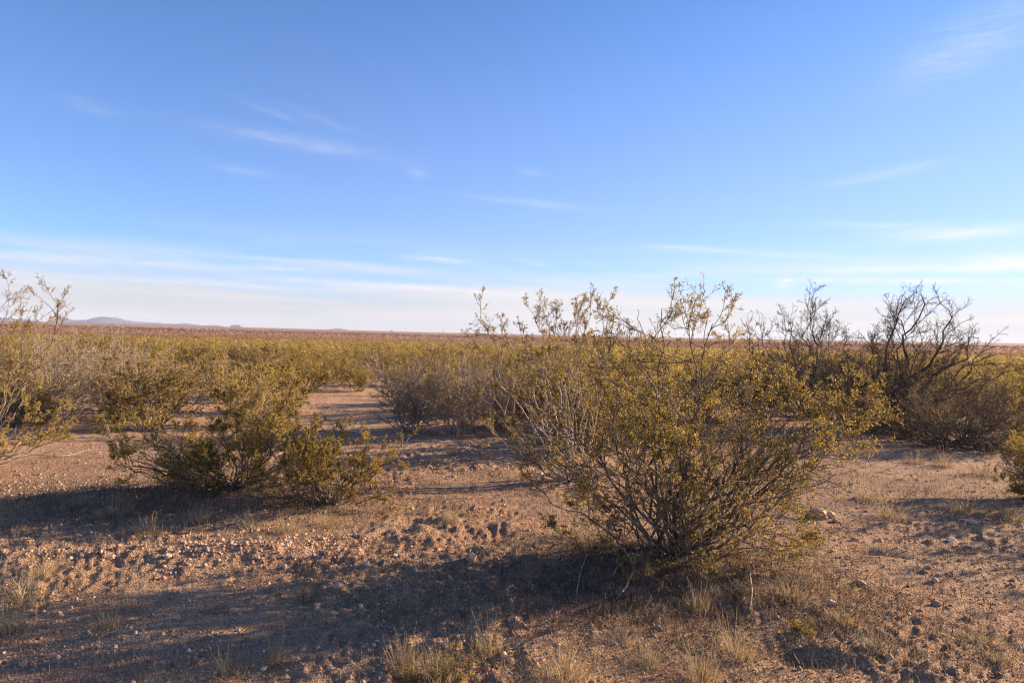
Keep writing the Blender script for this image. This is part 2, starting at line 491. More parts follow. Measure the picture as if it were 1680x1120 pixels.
# ------------------------------------------------------------------ shrubs
def build_shrub(name, P0, P1, spec, g, leafspec, bark, leafmat, extra=None, loc=(0, 0, 0), rootname='creosote_bush', seedmat=None, stem_parts=0,
                r_base=0.014, wig=0.10, bow=-0.05, N0=13, leafhue=(0.45, 0.26), gaps=None):
    P = stems(P0, P1, N0, wig, bow, g)
    P[:, :, 2] = np.maximum(P[:, :, 2], -0.03)
    L = np.linalg.norm(P1 - P0, axis=1)
    rb = r_base * g.uniform(0.6, 1.2, len(P0)) * np.clip(L / L.mean(), 0.5, 1.3)
    tt = np.linspace(0, 1, N0)[None]
    R = rb[:, None] * (1 - 0.78 * tt ** 0.8)
    root = empty(rootname, loc)
    if stem_parts:
        for k in range(stem_parts):
            v, q = tubes(P[k:k + 1], R[k:k + 1], 6)
            link('stem', new_mesh('stem', v, [q], [bark], smooth=True), root)
        main = [tubes(P[stem_parts:], R[stem_parts:], 5)] if len(P) > stem_parts else []
    else:
        main = [tubes(P, R, 5)]
    tw, lvls = [], [(P, R)]
    cur = (P, R)
    for si, s in enumerate(spec):
        C = children(*cur, g=g, **s)
        if si == 1 and gaps is not None:          # open gaps through the crown
            q = C[0][:, -1]
            dn = noise(q[:, 0] * gaps[1] + q[:, 2] * gaps[1] * 0.6, q[:, 1] * gaps[1] - q[:, 2] * gaps[1] * 0.8, 1.0, 5) + 0.5 * noise(q[:, 0] * 6 - q[:, 2] * 5, q[:, 1] * 6 + q[:, 2] * 5, 1.0, 6)
            keep = dn > gaps[0]
            C = (C[0][keep], C[1][keep])
        lvls.append(C)
        (main if si == 0 else tw).append(tubes(C[0], C[1], 4 if si == 0 else 3))
        cur = C
    v, f = join(main)
    link('branches', new_mesh('branches', v, f, [bark], smooth=True), root)
    if tw:
        v, f = join(tw)
        link('twigs', new_mesh('twigs', v, f, [bark], smooth=True), root)
    if leafspec:
        vs, fs, hs, off = [], [], [], 0
        for lv, n, LL, WW in leafspec:
            Pl = lvls[lv][0]
            v, q, pid = leaves(Pl, n, LL, WW, g)
            tone = g.normal(size=len(Pl)) * 0.15
            clump = 1.6 * noise(Pl[:, 0, 0] * 3 + Pl[:, 0, 2] * 2, Pl[:, 0, 1] * 3 - Pl[:, 0, 2] * 2, 1.0, 77) * 0.25
            hs.append(np.clip(leafhue[0] + (tone + clump)[pid] + g.normal(size=len(pid)) * leafhue[1], 0, 1))
            vs.append(v); fs.append(q + off); off += len(v)
        link('foliage', new_mesh('foliage', np.concatenate(vs), [np.concatenate(fs)], [leafmat], {'hue': np.concatenate(hs)}), root)
        if seedmat:
            v, f = capsules(lvls[-1][0], 0.30, 0.0042, g)
            link('seed_heads', new_mesh('seed_heads', v, [f], [seedmat], {'hue': g.random(len(f))}), root)
    return root


def vase(n, g, w, h, low=0.12, spread=0.06, asym=(0, 0), toph=1.0):
    """stem feet and tips of a vase-shaped shrub, w across and h tall"""
    az = g.random(n) * 2 * math.pi
    q = np.sqrt(g.random(n))
    rad = q * w / 2
    top = h * (toph - 0.32 * q ** 2.2) * g.uniform(0.72, 1.05, n)
    lowm = g.random(n) < low * 2
    top = np.where(lowm, h * g.uniform(0.18, 0.6, n), top)
    rad = np.where(lowm, w / 2 * g.uniform(0.55, 0.95, n), rad)
    P1 = np.stack([np.cos(az) * rad + asym[0], np.sin(az) * rad * 0.95 + asym[1], top], 1)
    a2 = az + g.normal(size=n) * 0.4
    P0 = np.stack([np.cos(a2), np.sin(a2), 0 * a2], 1) * (spread * g.random(n))[:, None]
    P0[:, 2] = -0.03
    return P0, P1


SHR = 0.955
SPEC_CLOSE = [dict(n=11, tr=(0.22, 1.0), ang=(22, 62), f=0.42, N=8, wig=0.22, trop=0.05, r0=0.0042, r1=0.0016, tpow=0.8, tap=0.68),
              dict(n=6, tr=(0.15, 1.0), ang=(20, 55), f=0.46, N=6, wig=0.17, trop=0.05, r0=0.0022, r1=0.0011),
              dict(n=5, tr=(0.15, 1.0), ang=(25, 60), f=0.50, N=4, wig=0.18, trop=0.04, r0=0.0012, r1=0.0007, minlen=0.03)]
SPEC_FAN = [dict(n=6, tr=(0.3, 1.0), ang=(10, 32), f=0.40, N=7, wig=0.14, trop=0.05, r0=0.003, r1=0.0013, tap=0.5),
            dict(n=5, tr=(0.15, 1.0), ang=(15, 45), f=0.42, N=5, wig=0.15, trop=0.06, r0=0.0018, r1=0.0010),
            dict(n=4, tr=(0.15, 1.0), ang=(20, 50), f=0.50, N=4, wig=0.16, trop=0.06, r0=0.0011, r1=0.0007, minlen=0.03)]
SPEC_MID = [dict(n=7, tr=(0.25, 1.0), ang=(14, 46), f=0.52, tap=0.7, N=6, wig=0.15, trop=0.05, r0=0.005, r1=0.002),
            dict(n=6, tr=(0.15, 1.0), ang=(20, 60), f=0.48, N=4, wig=0.17, trop=0.05, r0=0.003, r1=0.0015)]

# ---- the large creosote bush in the foreground
g = np.random.default_rng(21)
bx, by = base_main; bz = gz(bx, by)
tips = [  # (px, py, depth offset in m)
    (1143, 462, .1), (1172, 503, -.1), (1085, 478, .25), (1003, 487, .3), (1048, 505, -.2), (1020, 530, .1), (1210, 552, .1), (1262, 560, -.1), (1292, 566, .2), (1135, 545, -.3),
    (1440, 632, .15), (1425, 650, .1), (1402, 676, .2), (1375, 640, 0), (1428, 702, .15), (1362, 712, .1), (1385, 655, .0), (1352, 690, .2), (1345, 770, -.1), (1330, 825, .35), (1325, 880, -.2),
    (838, 700, .15), (846, 642, -.15), (872, 600, .1), (860, 770, 0), (890, 825, .2), (1446, 642, 0), (1412, 630, .3), (880, 725, -.1), (850, 668, .1), (900, 640, .2), (925, 745, -.3), (945, 600, .25), (985, 600, -.1), (1060, 560, .45),
    (890, 905, -.1), (905, 870, -.35), (960, 560, .4), (1240, 620, -.5), (1180, 600, .6), (1110, 600, -.6), (1300, 640, -.2), (1290, 710, .5), (1010, 660, -.6), (1200, 690, -.7)]
P1 = np.array([at_depth(px, py + (10 if py < 530 else 0), by + dz) for px, py, dz in tips]) - np.array([bx, by, bz])
P1 = P1 * SHR
n0 = len(P1)
Pv0, Pv1 = vase(18, g, 2.5, 1.30, low=0.2, spread=0.1, asym=(0.06, 0.0))
P0 = np.stack([0.10 * P1[:, 0] / 1.5, g.normal(size=n0) * 0.06, np.full(n0, -0.04)], 1) + g.normal(size=(n0, 3)) * [0.05, 0.03, 0]
spec = [dict(s) for s in SPEC_CLOSE]
main = build_shrub('main', np.concatenate([P0, Pv0]), np.concatenate([P1, Pv1]), spec, g,
                   [(3, 5, 0.0125, 0.0075), (2, 5, 0.0125, 0.0075)], BARK, LEAF, loc=(bx, by, bz), seedmat=FUZZ, stem_parts=45, r_base=0.0105, wig=0.13, gaps=(-0.06, 3.2), leafhue=(0.52, 0.28))
tag(main, 'large creosote bush with many crooked stems and golden seed heads, nearest in the clearing', 'bush')

# ---- tall sparse one behind it to the left
g = np.random.default_rng(22)
bx, by = base_B; bz = gz(bx, by)
tips = [(778, 512, 0), (764, 548, .2), (815, 570, .1), (857, 520, 0), (888, 500, .2), (935, 515, .1), (972, 500, -.1), (1000, 500, .15), (965, 535, 0), (792, 530, .1), (905, 545, 0), (800, 585, -.3), (872, 503, .1), (905, 497, -.2), (950, 492, .2), (998, 482, 0), (925, 548, .4), (835, 560, .5), (880, 585, -.5),
        (820, 640, .1), (990, 560, .5), (780, 645, -.2), (790, 690, .3), (845, 620, .6), (960, 610, -.4), (915, 620, 0)]
P1 = np.array([at_depth(px, py, by + dz) for px, py, dz in tips]) - np.array([bx, by, bz])
P1 = P1 * SHR
n0 = len(P1)
P0 = g.normal(size=(n0, 3)) * [0.07, 0.07, 0] + [0, 0, -0.03]
specB = [dict(n=6, tr=(0.5, 1.0), ang=(12, 38), f=0.42, tap=0.72, N=8, wig=0.12, trop=0.05, r0=0.005, r1=0.0022, tpow=0.7),
         dict(n=6, tr=(0.3, 1.0), ang=(18, 50), f=0.42, N=6, wig=0.17, trop=0.08, r0=0.003, r1=0.0015, tpow=0.8),
         dict(n=4, tr=(0.2, 1.0), ang=(25, 60), f=0.50, N=4, wig=0.18, trop=0.04, r0=0.0015, r1=0.0009, minlen=0.03)]
B = build_shrub('B', P0, P1, specB, g, [(3, 9, 0.012, 0.0068), (2, 1, 0.012, 0.0068)], BARK_GREY, LEAF, loc=(bx, by, bz), seedmat=FUZZ, stem_parts=21, r_base=0.013, wig=0.09, bow=-0.09)
tag(B, 'tall sparse creosote bush with pale bare stems, directly behind the large bush', 'bush')

# ---- low spreading one at centre left and its small fan-shaped neighbour
g = np.random.default_rng(23)
P0, P1 = vase(40, g, 2.75, 0.93, low=0.3, spread=0.14)
P1[:, 1] *= 0.75
C_ = build_shrub('C', P0, P1, SPEC_CLOSE, g, [(3, 6, 0.0135, 0.0078), (2, 4, 0.0135, 0.0078)], BARK, LEAF, loc=(*base_C, gz(*base_C)), r_base=0.011, leafhue=(0.5, 0.27), gaps=(-0.2, 3.0))
tag(C_, 'low wide creosote bush casting a dark shadow, beside the small fan-shaped bush', 'bush')
g = np.random.default_rng(24)
P0, P1 = vase(34, g, 1.2, 0.66, low=0.1, spread=0.05, asym=(0.05, 0))
P1 = np.concatenate([P1, [[0.72, 0, .62], [0.7, .1, .5], [-.5, 0, .5], [-.42, .1, .35]]]); P0 = np.concatenate([P0, g.normal(size=(4, 3)) * .02])
D_ = build_shrub('D', P0, P1, SPEC_FAN, g, [(3, 7, 0.013, 0.007), (2, 4, 0.013, 0.007)], BARK, LEAF, loc=(*base_D, gz(*base_D)), r_base=0.009, leafhue=(0.5, 0.27), bow=0.02, gaps=(-0.25, 4.5))
tag(D_, 'small fan-shaped creosote bush rising from one point on the open gravel', 'bush')

# ---- at the left and right edges
g = np.random.default_rng(25)
base_E = at(-55, 775); bz = gz(*base_E)
tips = [(2, 452, 0), (20, 470, .2), (58, 488, 0), (102, 480, .1), (88, 500, .3), (30, 520, -.2), (-30, 460, 0), (70, 545, .2), (-60, 500, .3), (-100, 470, 0), (-120, 560, 0), (15, 580, -.3)]
P1 = np.array([at_depth(px, py, base_E[1] + dz) for px, py, dz in tips]) - np.array([*base_E, bz])
P1 = P1 * SHR
Pv0, Pv1 = vase(34, g, 2.3, 1.25, low=0.3, spread=0.1)
P0 = np.concatenate([g.normal(size=(len(P1), 3)) * [0.08, 0.08, 0], Pv0])
E_ = build_shrub('E', P0, np.concatenate([P1, Pv1]), specB, g, [(3, 8, 0.012, 0.007), (2, 5, 0.012, 0.007)], BARK, LEAF_GREEN, loc=(*base_E, bz), seedmat=FUZZ, r_base=0.012, bow=-0.08, leafhue=(0.66, 0.25))
tag(E_, 'tall creosote bush half out of view, seed tips against the sky beside the distant hills', 'bush')
g = np.random.default_rng(26)
base_F = at(1722, 822); bz = gz(*base_F)
P0, P1 = vase(34, g, 1.35, 0.86, low=0.2, spread=0.06)
F_ = build_shrub('F', P0, P1, SPEC_CLOSE, g, [(3, 5, 0.012, 0.0065), (2, 2, 0.012, 0.0065)], BARK, LEAF, loc=(*base_F, bz), r_base=0.01, gaps=(-0.1, 4.0), leafhue=(0.42, 0.24))
tag(F_, 'small golden green creosote bush cut off by the picture edge, beside pale grass tufts', 'bush')
# the bush just out of view whose long shadow lies across the gravel
g = np.random.default_rng(27)
P0, P1 = vase(24, g, 1.9, 1.05, low=0.2, spread=0.08)
G_ = build_shrub('G', P0, P1, SPEC_MID, g, [(2, 16, 0.02, 0.011)], BARK, LEAF, loc=(6.3, 5.75, gz(6.3, 5.75)), r_base=0.012)
tag(G_, 'creosote bush just outside the picture whose long shadow crosses the gravel', 'bush')

# ---- the two bare mesquites
SPEC_BARE = [dict(n=8, tr=(0.2, 1.0), ang=(18, 50), f=0.5, tap=0.7, N=9, wig=0.2, trop=0.06, r0=0.009, r1=0.0035),
             dict(n=7, tr=(0.1, 1.0), ang=(22, 60), f=0.48, N=7, wig=0.22, trop=0.05, r0=0.0048, r1=0.0024),
             dict(n=5, tr=(0.1, 1.0), ang=(25, 70), f=0.42, N=4, wig=0.22, trop=0.04, r0=0.0028, r1=0.0016, minlen=0.05)]
g = np.random.default_rng(31)
base_M = at(1462, 700); bz = gz(*base_M)
tips = [(1545, 487, 0), (1513, 472, .3), (1488, 478, 0), (1475, 490, .3), (1565, 540, -.4), (1600, 552, 0), (1612, 548, .5), (1640, 590, .2), (1650, 640, -.5), (1425, 535, .3),
        (1410, 540, -.3), (1455, 530, .6), (1530, 545, .8), (1660, 690, -.3), (1590, 620, -.8), (1400, 600, .2), (1640, 562, -.3), (1655, 605, .3), (1580, 590, -.6), (1545, 625, -.9), (1675, 645, .2), (1560, 590, .6), (1500, 560, -.8), (1420, 640, -.5), (1380, 560, .6)]
P1 = np.array([at_depth(px, py, base_M[1] + dz) for px, py, dz in tips]) - np.array([*base_M, bz])
P1 = P1 * SHR
M1 = build_shrub('M1', g.normal(size=(len(P1), 3)) * [0.12, 0.12, 0], P1, SPEC_BARE, g, [(3, 1, 0.02, 0.01)], BARK_DARK, DRYLEAF, loc=(*base_M, bz), rootname='mesquite_shrub',
                 r_base=0.032, wig=0.12, bow=-0.1, stem_parts=20)
tag(M1, 'dark leafless mesquite with one forked limb reaching highest into the sky', 'bush')
g = np.random.default_rng(32)
base_M2 = at(1320, 688); bz = gz(*base_M2)
tips = [(1338, 487, 0), (1330, 500, .4), (1360, 505, 0), (1285, 510, .3), (1300, 520, -.4), (1250, 520, .2), (1210, 515, 0), (1380, 540, .2), (1240, 545, -.4), (1365, 520, .6), (1270, 560, .5),
        (1340, 560, -.6), (1200, 560, .3), (1225, 605, -.4), (1400, 600, .1), (1370, 625, -.7), (1260, 625, -.6), (1390, 570, .4), (1310, 540, .8)]
P1 = np.array([at_depth(px, py, base_M2[1] + dz) for px, py, dz in tips]) - np.array([*base_M2, bz])
P1 = P1 * SHR
M2 = build_shrub('M2', g.normal(size=(len(P1), 3)) * [0.12, 0.12, 0], P1, SPEC_BARE, g, [(3, 2, 0.02, 0.01)], BARK_DARK, DRYLEAF, loc=(*base_M2, bz), rootname='mesquite_shrub',
                 r_base=0.024, wig=0.12, bow=-0.08, stem_parts=14)
tag(M2, 'dark leafless mesquite of upright twigs, between the large bush and the forked mesquite', 'bush')

# ---- grey leafless scrub
SPEC_GREY = [dict(n=7, tr=(0.15, 1.0), ang=(12, 40), f=0.6, N=7, wig=0.16, trop=0.06, r0=0.007, r1=0.003),
             dict(n=6, tr=(0.15, 1.0), ang=(18, 50), f=0.5, N=5, wig=0.18, trop=0.05, r0=0.004, r1=0.0022),
             dict(n=3, tr=(0.15, 1.0), ang=(20, 55), f=0.45, N=3, wig=0.2, trop=0.04, r0=0.0022, r1=0.0014, minlen=0.04)]


def grey_scrub(px, py, w, h, seed, label, asym=(0, 0), leaf=2, n=26, group=None, bark=None, lm=None):
    g = np.random.default_rng(seed)
    b = at(px, py)
    P0, P1 = vase(n, g, w, h, low=0.2, spread=0.12, asym=asym)
    o = build_shrub('s', P0, P1, SPEC_GREY, g, [(3, leaf, 0.02, 0.009)], bark or BARK_GREY, lm or DRYLEAF, loc=(*b, gz(*b)), rootname='bare_shrub', r_base=0.013, wig=0.12)
    tag(o, label, 'bush', group)
    return o


grey_scrub(75, 690, 3.4, 1.5, 41, 'wide grey leafless shrub with dark arching limbs at the left edge of the clearing', asym=(0.3, 0), n=34)
grey_scrub(222, 688, 2.1, 1.1, 42, 'small grey leafless shrub between the wide grey one and the low creosote')
grey_scrub(668, 706, 1.5, 1.2, 43, 'grey brown twiggy shrub beside the bare pinkish soil patch', leaf=4)
grey_scrub(748, 712, 1.7, 1.3, 44, 'upright grey twiggy shrub in the middle of the dry thicket', leaf=4)
grey_scrub(836, 700, 1.5, 1.2, 45, 'grey twiggy shrub of the thicket nearest the tall sparse creosote', leaf=3)
grey_scrub(1560, 728, 2.9, 0.9, 46, 'low tangled dark shrub under the branches of the forked mesquite', leaf=2, n=44, bark=BARK_DARK)
grey_scrub(1395, 700, 2.7, 1.45, 47, 'dark twiggy leafless shrub in the shade between the two mesquites', leaf=3, n=40, bark=BARK_DARK)

# ---- creosote of the middle distance: a few kinds, copied over the plain
protos = []
for k in range(9):
    g = np.random.default_rng(60 + k)
    w, h = g.uniform(1.7, 2.4), g.uniform(1.05, 1.35)
    P0, P1 = vase(26, g, w, h, low=0.15, spread=0.12, asym=(g.normal() * 0.1, g.normal() * 0.1))
    lm = (LEAF_GREEN, LEAF_GREEN, LEAF_BROWN)[k % 3]
    o = build_shrub('p', P0, P1, SPEC_MID, g, [(2, 15, 0.032, 0.016), (1, 12, 0.030, 0.015)], BARK_GREY if k % 2 else BARK, lm, r_base=0.013, leafhue=(0.5, 0.24))
    protos.append((o, w, h))
gproto = []
for k in range(3):
    g = np.random.default_rng(80 + k)
    P0, P1 = vase(24, g, 1.8, 1.1, low=0.2, spread=0.12)
    o = build_shrub('p', P0, P1, SPEC_GREY[:2], g, [(2, 3, 0.03, 0.015)], BARK_GREY, DRYLEAF, rootname='bare_shrub', r_base=0.013, wig=0.12)
    gproto.append((o, 1.8, 1.1))
used = set()


def place(proto, x, y, s, rz):
    o, w, h = proto
    c = o if o.name not in used else copy_tree(o)
    used.add(o.name); used.add(c.name)
    c.location = (x, y, gz(x, y) - 0.01); c.rotation_euler = (0, 0, rz); c.scale = (s, s, s * rng.uniform(0.88, 1.12))
    return c


explicit = [  # px, py, proto, scale, label
    (462, 676, 0, 0.92, 'rounded olive creosote bush behind the low wide one, beside the pinkish soil patch'),
    (590, 642, 4, 0.8, 'olive creosote bush closing the sandy gap behind the pinkish soil patch'),
    (548, 628, 1, 0.85, 'olive creosote bush set back behind the yellow green one'),
    (378, 662, 3, 0.85, 'olive creosote bush behind the left half of the low wide one'),
    (250, 672, 3, 0.95, 'yellowish creosote bush behind the small grey leafless shrub'),
    (652, 634, 4, 0.85, 'olive creosote bush beyond the far edge of the pinkish soil patch'),
    (500, 640, 6, 0.9, 'yellow green creosote bush beyond the pinkish soil patch'),
    (705, 664, 7, 0.8, 'olive creosote bush rising behind the grey thicket'),
    (790, 662, 0, 1.0, 'tall olive creosote bush behind the thicket, near the sparse creosote'),
    (880, 680, 3, 1.05, 'olive creosote bush showing through the stems of the tall sparse one'),
    (1003, 738, 3, 1.2, 'creosote bush behind the large bush, its shadow reaching the thicket'),
    (1100, 722, 0, 1.1, 'creosote bush glimpsed between the lower stems of the large bush'),
    (905, 712, 5, 1.05, 'brownish creosote bush just behind the tall sparse one'),
    (1040, 700, 1, 1.00, 'creosote bush seen through the crown of the large bush'),
    (1160, 690, 4, 0.9, 'creosote bush hidden behind the right half of the large crown'),
    (1245, 690, 2, 0.95, 'brownish creosote bush at the foot of the upright mesquite'),
    (1385, 672, 5, 0.85, 'brown creosote bush standing behind and between the mesquites'),
    (1500, 712, 6, 0.62, 'low green creosote bush under the forked mesquite'),
    (1590, 672, 7, 0.95, 'green creosote bush behind the spreading mesquite branches'),
    (1655, 700, 8, 1.1, 'dark brownish bush at the right edge behind the mesquite'),
    (1690, 660, 0, 1.00, 'olive creosote bush at the far right beyond the dark one'),
    (15, 700, 0, 0.95, 'yellow green creosote bush at the left edge behind the grey limbs'),
    (120, 640, 4, 0.95, 'olive creosote bush behind the wide grey leafless shrub'),
]
spots = []
for px, py, k, s, lab in explicit:
    x, y = at(px, py)
    o = place(protos[k], x, y, s, rng.uniform(0, 6.28))
    tag(o, lab, 'bush')
    spots.append((x, y, 0.9 * s))
for px, py in ((75, 690), (208, 688), (668, 706), (748, 712), (836, 700), (1560, 735), (1400, 700), (1462, 700), (1320, 688)):
    x, y = at(px, py); spots.append((x, y, 0.9))
for b in (base_main, base_B, base_C, base_E):
    spots.append((*b, 1.3))


def to_px(x, y, z=0.0):
    r = np.array([math.cos(ROLL), 0, math.sin(ROLL)]); u0 = np.array([-math.sin(ROLL), 0, math.cos(ROLL)])
    p = np.array([x, y, z - EYE])
    return 840 + F * (p @ r) / y, 560 - F * (p @ u0) / y


def keep_out(x, y):
    if y < 1: return True
    px, py = to_px(x, y)
    if y < 11.5 and -200 < px < 1900: return True
    for x0, y0, x1, y1 in ((490, 650, 645, 720), (305, 592, 392, 628), (296, 622, 392, 656), (1180, 700, 1700, 900), (1600, 640, 1660, 660)):
        if x0 < px < x1 and y0 < py < y1: return True
    return False


# everything on the plain beyond, nearest first
R_IND = None
cand = []
tries = 0
pts = list(spots)
cell = {}
def ok(x, y, r):
    cx, cy = int(x // 3), int(y // 3)
    for a in range(cx - 1, cx + 2):
        for b in range(cy - 1, cy + 2):
            for (u, v, rr_) in cell.get((a, b), ()):
                if (x - u) ** 2 + (y - v) ** 2 < ((r + rr_) * 0.93) ** 2: return False
    return True
for p in pts: cell.setdefault((int(p[0] // 3), int(p[1] // 3)), []).append(p)
for _ in range(60000):
    r = math.sqrt(rng.uniform(10 ** 2, 150 ** 2)); t = rng.uniform(-math.radians(42), math.radians(42))
    x, y = r * math.sin(t), r * math.cos(t)
    s = rng.uniform(0.55, 1.05) if rng.random() < 0.85 else rng.uniform(1.05, 1.3)
    rad = 0.95 * s
    if noise(x, y, 0.09, 33) + 0.4 * noise(x, y, 0.3, 36) < -0.17: continue
    if keep_out(x, y) or not ok(x, y, rad): continue
    cell.setdefault((int(x // 3), int(y // 3)), []).append((x, y, rad))
    cand.append((r, x, y, s))
cand.sort()
inside = [c for c in cand if abs(math.atan2(c[1], c[2])) < math.radians(38.5)]
lim = inside[235][0]
print('shrubs placed', len(cand), 'individual out to', round(lim, 1))
for r, x, y, s in [c for c in cand if c[0] <= lim and abs(math.atan2(c[1], c[2])) < math.radians(38.5)]:
    if rng.random() < 0.14:
        o = place(gproto[rng.integers(3)], x, y, s * 0.95, rng.uniform(0, 6.28))
        tag(o, 'grey leafless shrub among the olive bushes of the plain beyond the clearing', 'bush', 'grey leafless shrubs scattered over the plain')
    else:
        k = rng.integers(9)
        o = place(protos[k], x, y, s, rng.uniform(0, 6.28))
        if k % 3 == 2:
            tag(o, 'brownish creosote bush in the crowded plain beyond the clearing', 'bush', 'brownish creosote bushes of the plain')
        else:
            tag(o, 'olive creosote bush in the crowded plain beyond the clearing', 'bush', 'olive creosote bushes of the plain')

# ---- the rest of the plain, out to where single shrubs are lost
def clump_cloud(cx, cy, w, h, nf, size, g):
    """nf small leaf-clump faces through the volume of each shrub"""
    M = len(cx)
    a = g.random((M, nf)) * 2 * math.pi
    q = g.random((M, nf)) ** 0.5
    zf = g.random((M, nf)) ** 0.8
    rad = w[:, None] / 2 * q * (0.35 + 0.65 * np.minimum(zf * 1.9, 1))
    x = cx[:, None] + np.cos(a) * rad; y = cy[:, None] + np.sin(a) * rad
    z = ground(cx, cy)[:, None] + 0.06 + h[:, None] * zf * (1 - 0.3 * q ** 2)
    p = np.stack([x, y, z], -1).reshape(-1, 3)
    d = norm(g.normal(size=p.shape) + [0, 0, 0.4]); s = norm(np.cross(d, g.normal(size=p.shape)))
    sz = (np.repeat(size, nf) * g.uniform(0.5, 1.4, len(p)))[:, None]
    V = np.stack([p - d * sz, p + s * sz * 0.5, p + d * sz, p - s * sz * 0.5], 1).reshape(-1, 3)
    base = np.repeat(g.uniform(0.15, 0.75, M), nf)
    return V, np.clip(base + g.normal(size=len(p)) * 0.22, 0, 1)


g = np.random.default_rng(90)
far1 = np.array([(x, y, s) for r, x, y, s in cand if r > lim or abs(math.atan2(x, y)) >= math.radians(38.5)])
Vs, Hs = [], []; LEAF_FAR2 = None
rr1 = np.hypot(far1[:, 0], far1[:, 1])
for lo, hi, nf in ((0, 65, 420), (65, 95, 220), (95, 151, 120)):
    m = (rr1 >= lo) & (rr1 < hi)
    if m.any():
        f = far1[m]
        V, H = clump_cloud(f[:, 0], f[:, 1], 2.1 * f[:, 2], 1.2 * f[:, 2], nf, 0.035 + 0.00055 * rr1[m], g)
        Vs.append(V); Hs.append(H)


def scatter(lo, hi, dens, nf, ksize, hmul):
    A = (hi ** 2 - lo ** 2) * math.radians(84) / 2
    n = int(A * dens)
    r = np.sqrt(g.uniform(lo ** 2, hi ** 2, n)); t = g.uniform(-math.radians(42), math.radians(42), n)
    x, y = r * np.sin(t), r * np.cos(t)
    m = noise(x, y, 0.03, 34) + 0.5 * noise(x, y, 0.11, 35) + 0.8 * noise(x, y, 0.006, 37) > -0.25
    x, y, r = x[m], y[m], r[m]
    s = g.uniform(0.7, 1.25, len(x)) * hmul
    V, H = clump_cloud(x, y, 2.1 * s, 1.15 * s, nf, 0.03 + ksize * r, g)
    Vs.append(V); Hs.append(np.clip(H + np.repeat(0.9 * noise(x, y, 0.005, 38) + 0.5 * noise(x, y, 0.02, 39), nf), 0, 1))


n_near = len(Vs)
scatter(150, 210, 0.10, 50, 0.0008, 0.85)
n_near = len(Vs)
scatter(210, 300, 0.08, 60, 0.0006, 0.8)
scatter(300, 500, 0.045, 34, 0.0006, 0.9)
scatter(500, 1100, 0.010, 12, 0.0011, 1.2)
VB = np.concatenate(Vs[n_near:]); HB = np.concatenate(Hs[n_near:]); Vs = Vs[:n_near]; Hs = Hs[:n_near]
V = np.concatenate(Vs); H = np.concatenate(Hs)
print('far faces', len(H))
LEAF_FAR = leaf_mat('far_scrub_leaf', [(0.0, (0.11, 0.085, 0.025)), (0.5, (0.29, 0.21, 0.055)), (0.8, (0.41, 0.285, 0.085)), (1.0, (0.38, 0.25, 0.13))])
o = link('distant_scrub', new_mesh('distant_scrub', V, [np.arange(len(V)).reshape(-1, 4)], [LEAF_FAR], {'hue': H}))
tag(o, 'distant mass of olive scrub covering the plain', 'scrub', kind='stuff')
LEAF_DORM = leaf_mat('dormant_scrub_leaf', [(0.0, (0.19, 0.11, 0.065)), (0.5, (0.29, 0.17, 0.10)), (1.0, (0.36, 0.215, 0.13))])
o = link('dormant_scrub', new_mesh('dormant_scrub', VB, [np.arange(len(VB)).reshape(-1, 4)], [LEAF_DORM], {'hue': HB}))
tag(o, 'reddish brown dormant scrub on the far slope below the horizon', 'scrub', kind='stuff')

# ------------------------------------------------------------------ stones
def ico():
    t = (1 + 5 ** 0.5) / 2
    v = norm(np.array([[-1, t, 0], [1, t, 0], [-1, -t, 0], [1, -t, 0], [0, -1, t], [0, 1, t], [0, -1, -t], [0, 1, -t], [t, 0, -1], [t, 0, 1], [-t, 0, -1], [-t, 0, 1.0]]))
    f = np.array([[0, 11, 5], [0, 5, 1], [0, 1, 7], [0, 7, 10], [0, 10, 11], [1, 5, 9], [5, 11, 4], [11, 10, 2], [10, 7, 6], [7, 1, 8],
                  [3, 9, 4], [3, 4, 2], [3, 2, 6], [3, 6, 8], [3, 8, 9], [4, 9, 5], [2, 4, 11], [6, 2, 10], [8, 6, 7], [9, 8, 1]])
    return v, f


ICO_V, ICO_F = ico()


def subdiv(v, f, n):
    for _ in range(n):
        mid = {}; v = list(map(tuple, v)); nf = []
        def m(a, b):
            k = (min(a, b), max(a, b))
            if k not in mid:
                p = (np.array(v[a]) + np.array(v[b])) / 2
                v.append(tuple(p / np.linalg.norm(p))); mid[k] = len(v) - 1
            return mid[k]
        for a, b, c in f:
            ab, bc, ca = m(a, b), m(b, c), m(c, a)
            nf += [(a, ab, ca), (b, bc, ab), (c, ca, bc), (ab, bc, ca)]
        v, f = np.array(v), np.array(nf)
    return v, f


def pebbles(x, y, size, g, sink=0.25):
    n = len(x)
    A = norm(g.normal(size=(n, 3))); Bv = norm(np.cross(A, g.normal(size=(n, 3)))); Cv = np.cross(A, Bv)
    base = ICO_V[None] * (1 + g.uniform(-0.25, 0.22, (n, 12, 1)))
    base = base * np.stack([np.ones(n), g.uniform(0.6, 0.95, n), g.uniform(0.45, 0.8, n)], 1)[:, None]
    R_ = np.stack([A, Bv, Cv], 1)
    p = np.einsum('nij,njk->nik', base, R_) * size[:, None, None]
    p = p + np.stack([x, y, ground(x, y) + size * (0.55 - sink)], 1)[:, None]
    Fc = (ICO_F[None] + 12 * np.arange(n)[:, None, None]).reshape(-1, 3)
    return p.reshape(-1, 3), Fc, np.repeat(np.clip(g.normal(0.5, 0.25, n), 0, 1), 20)


g = np.random.default_rng(101)
n = 90000
r = 2.4 + 9.5 * g.random(n) ** 1.6; t = g.uniform(-math.radians(42), math.radians(42), n)
x, y = r * np.sin(t), r * np.cos(t)
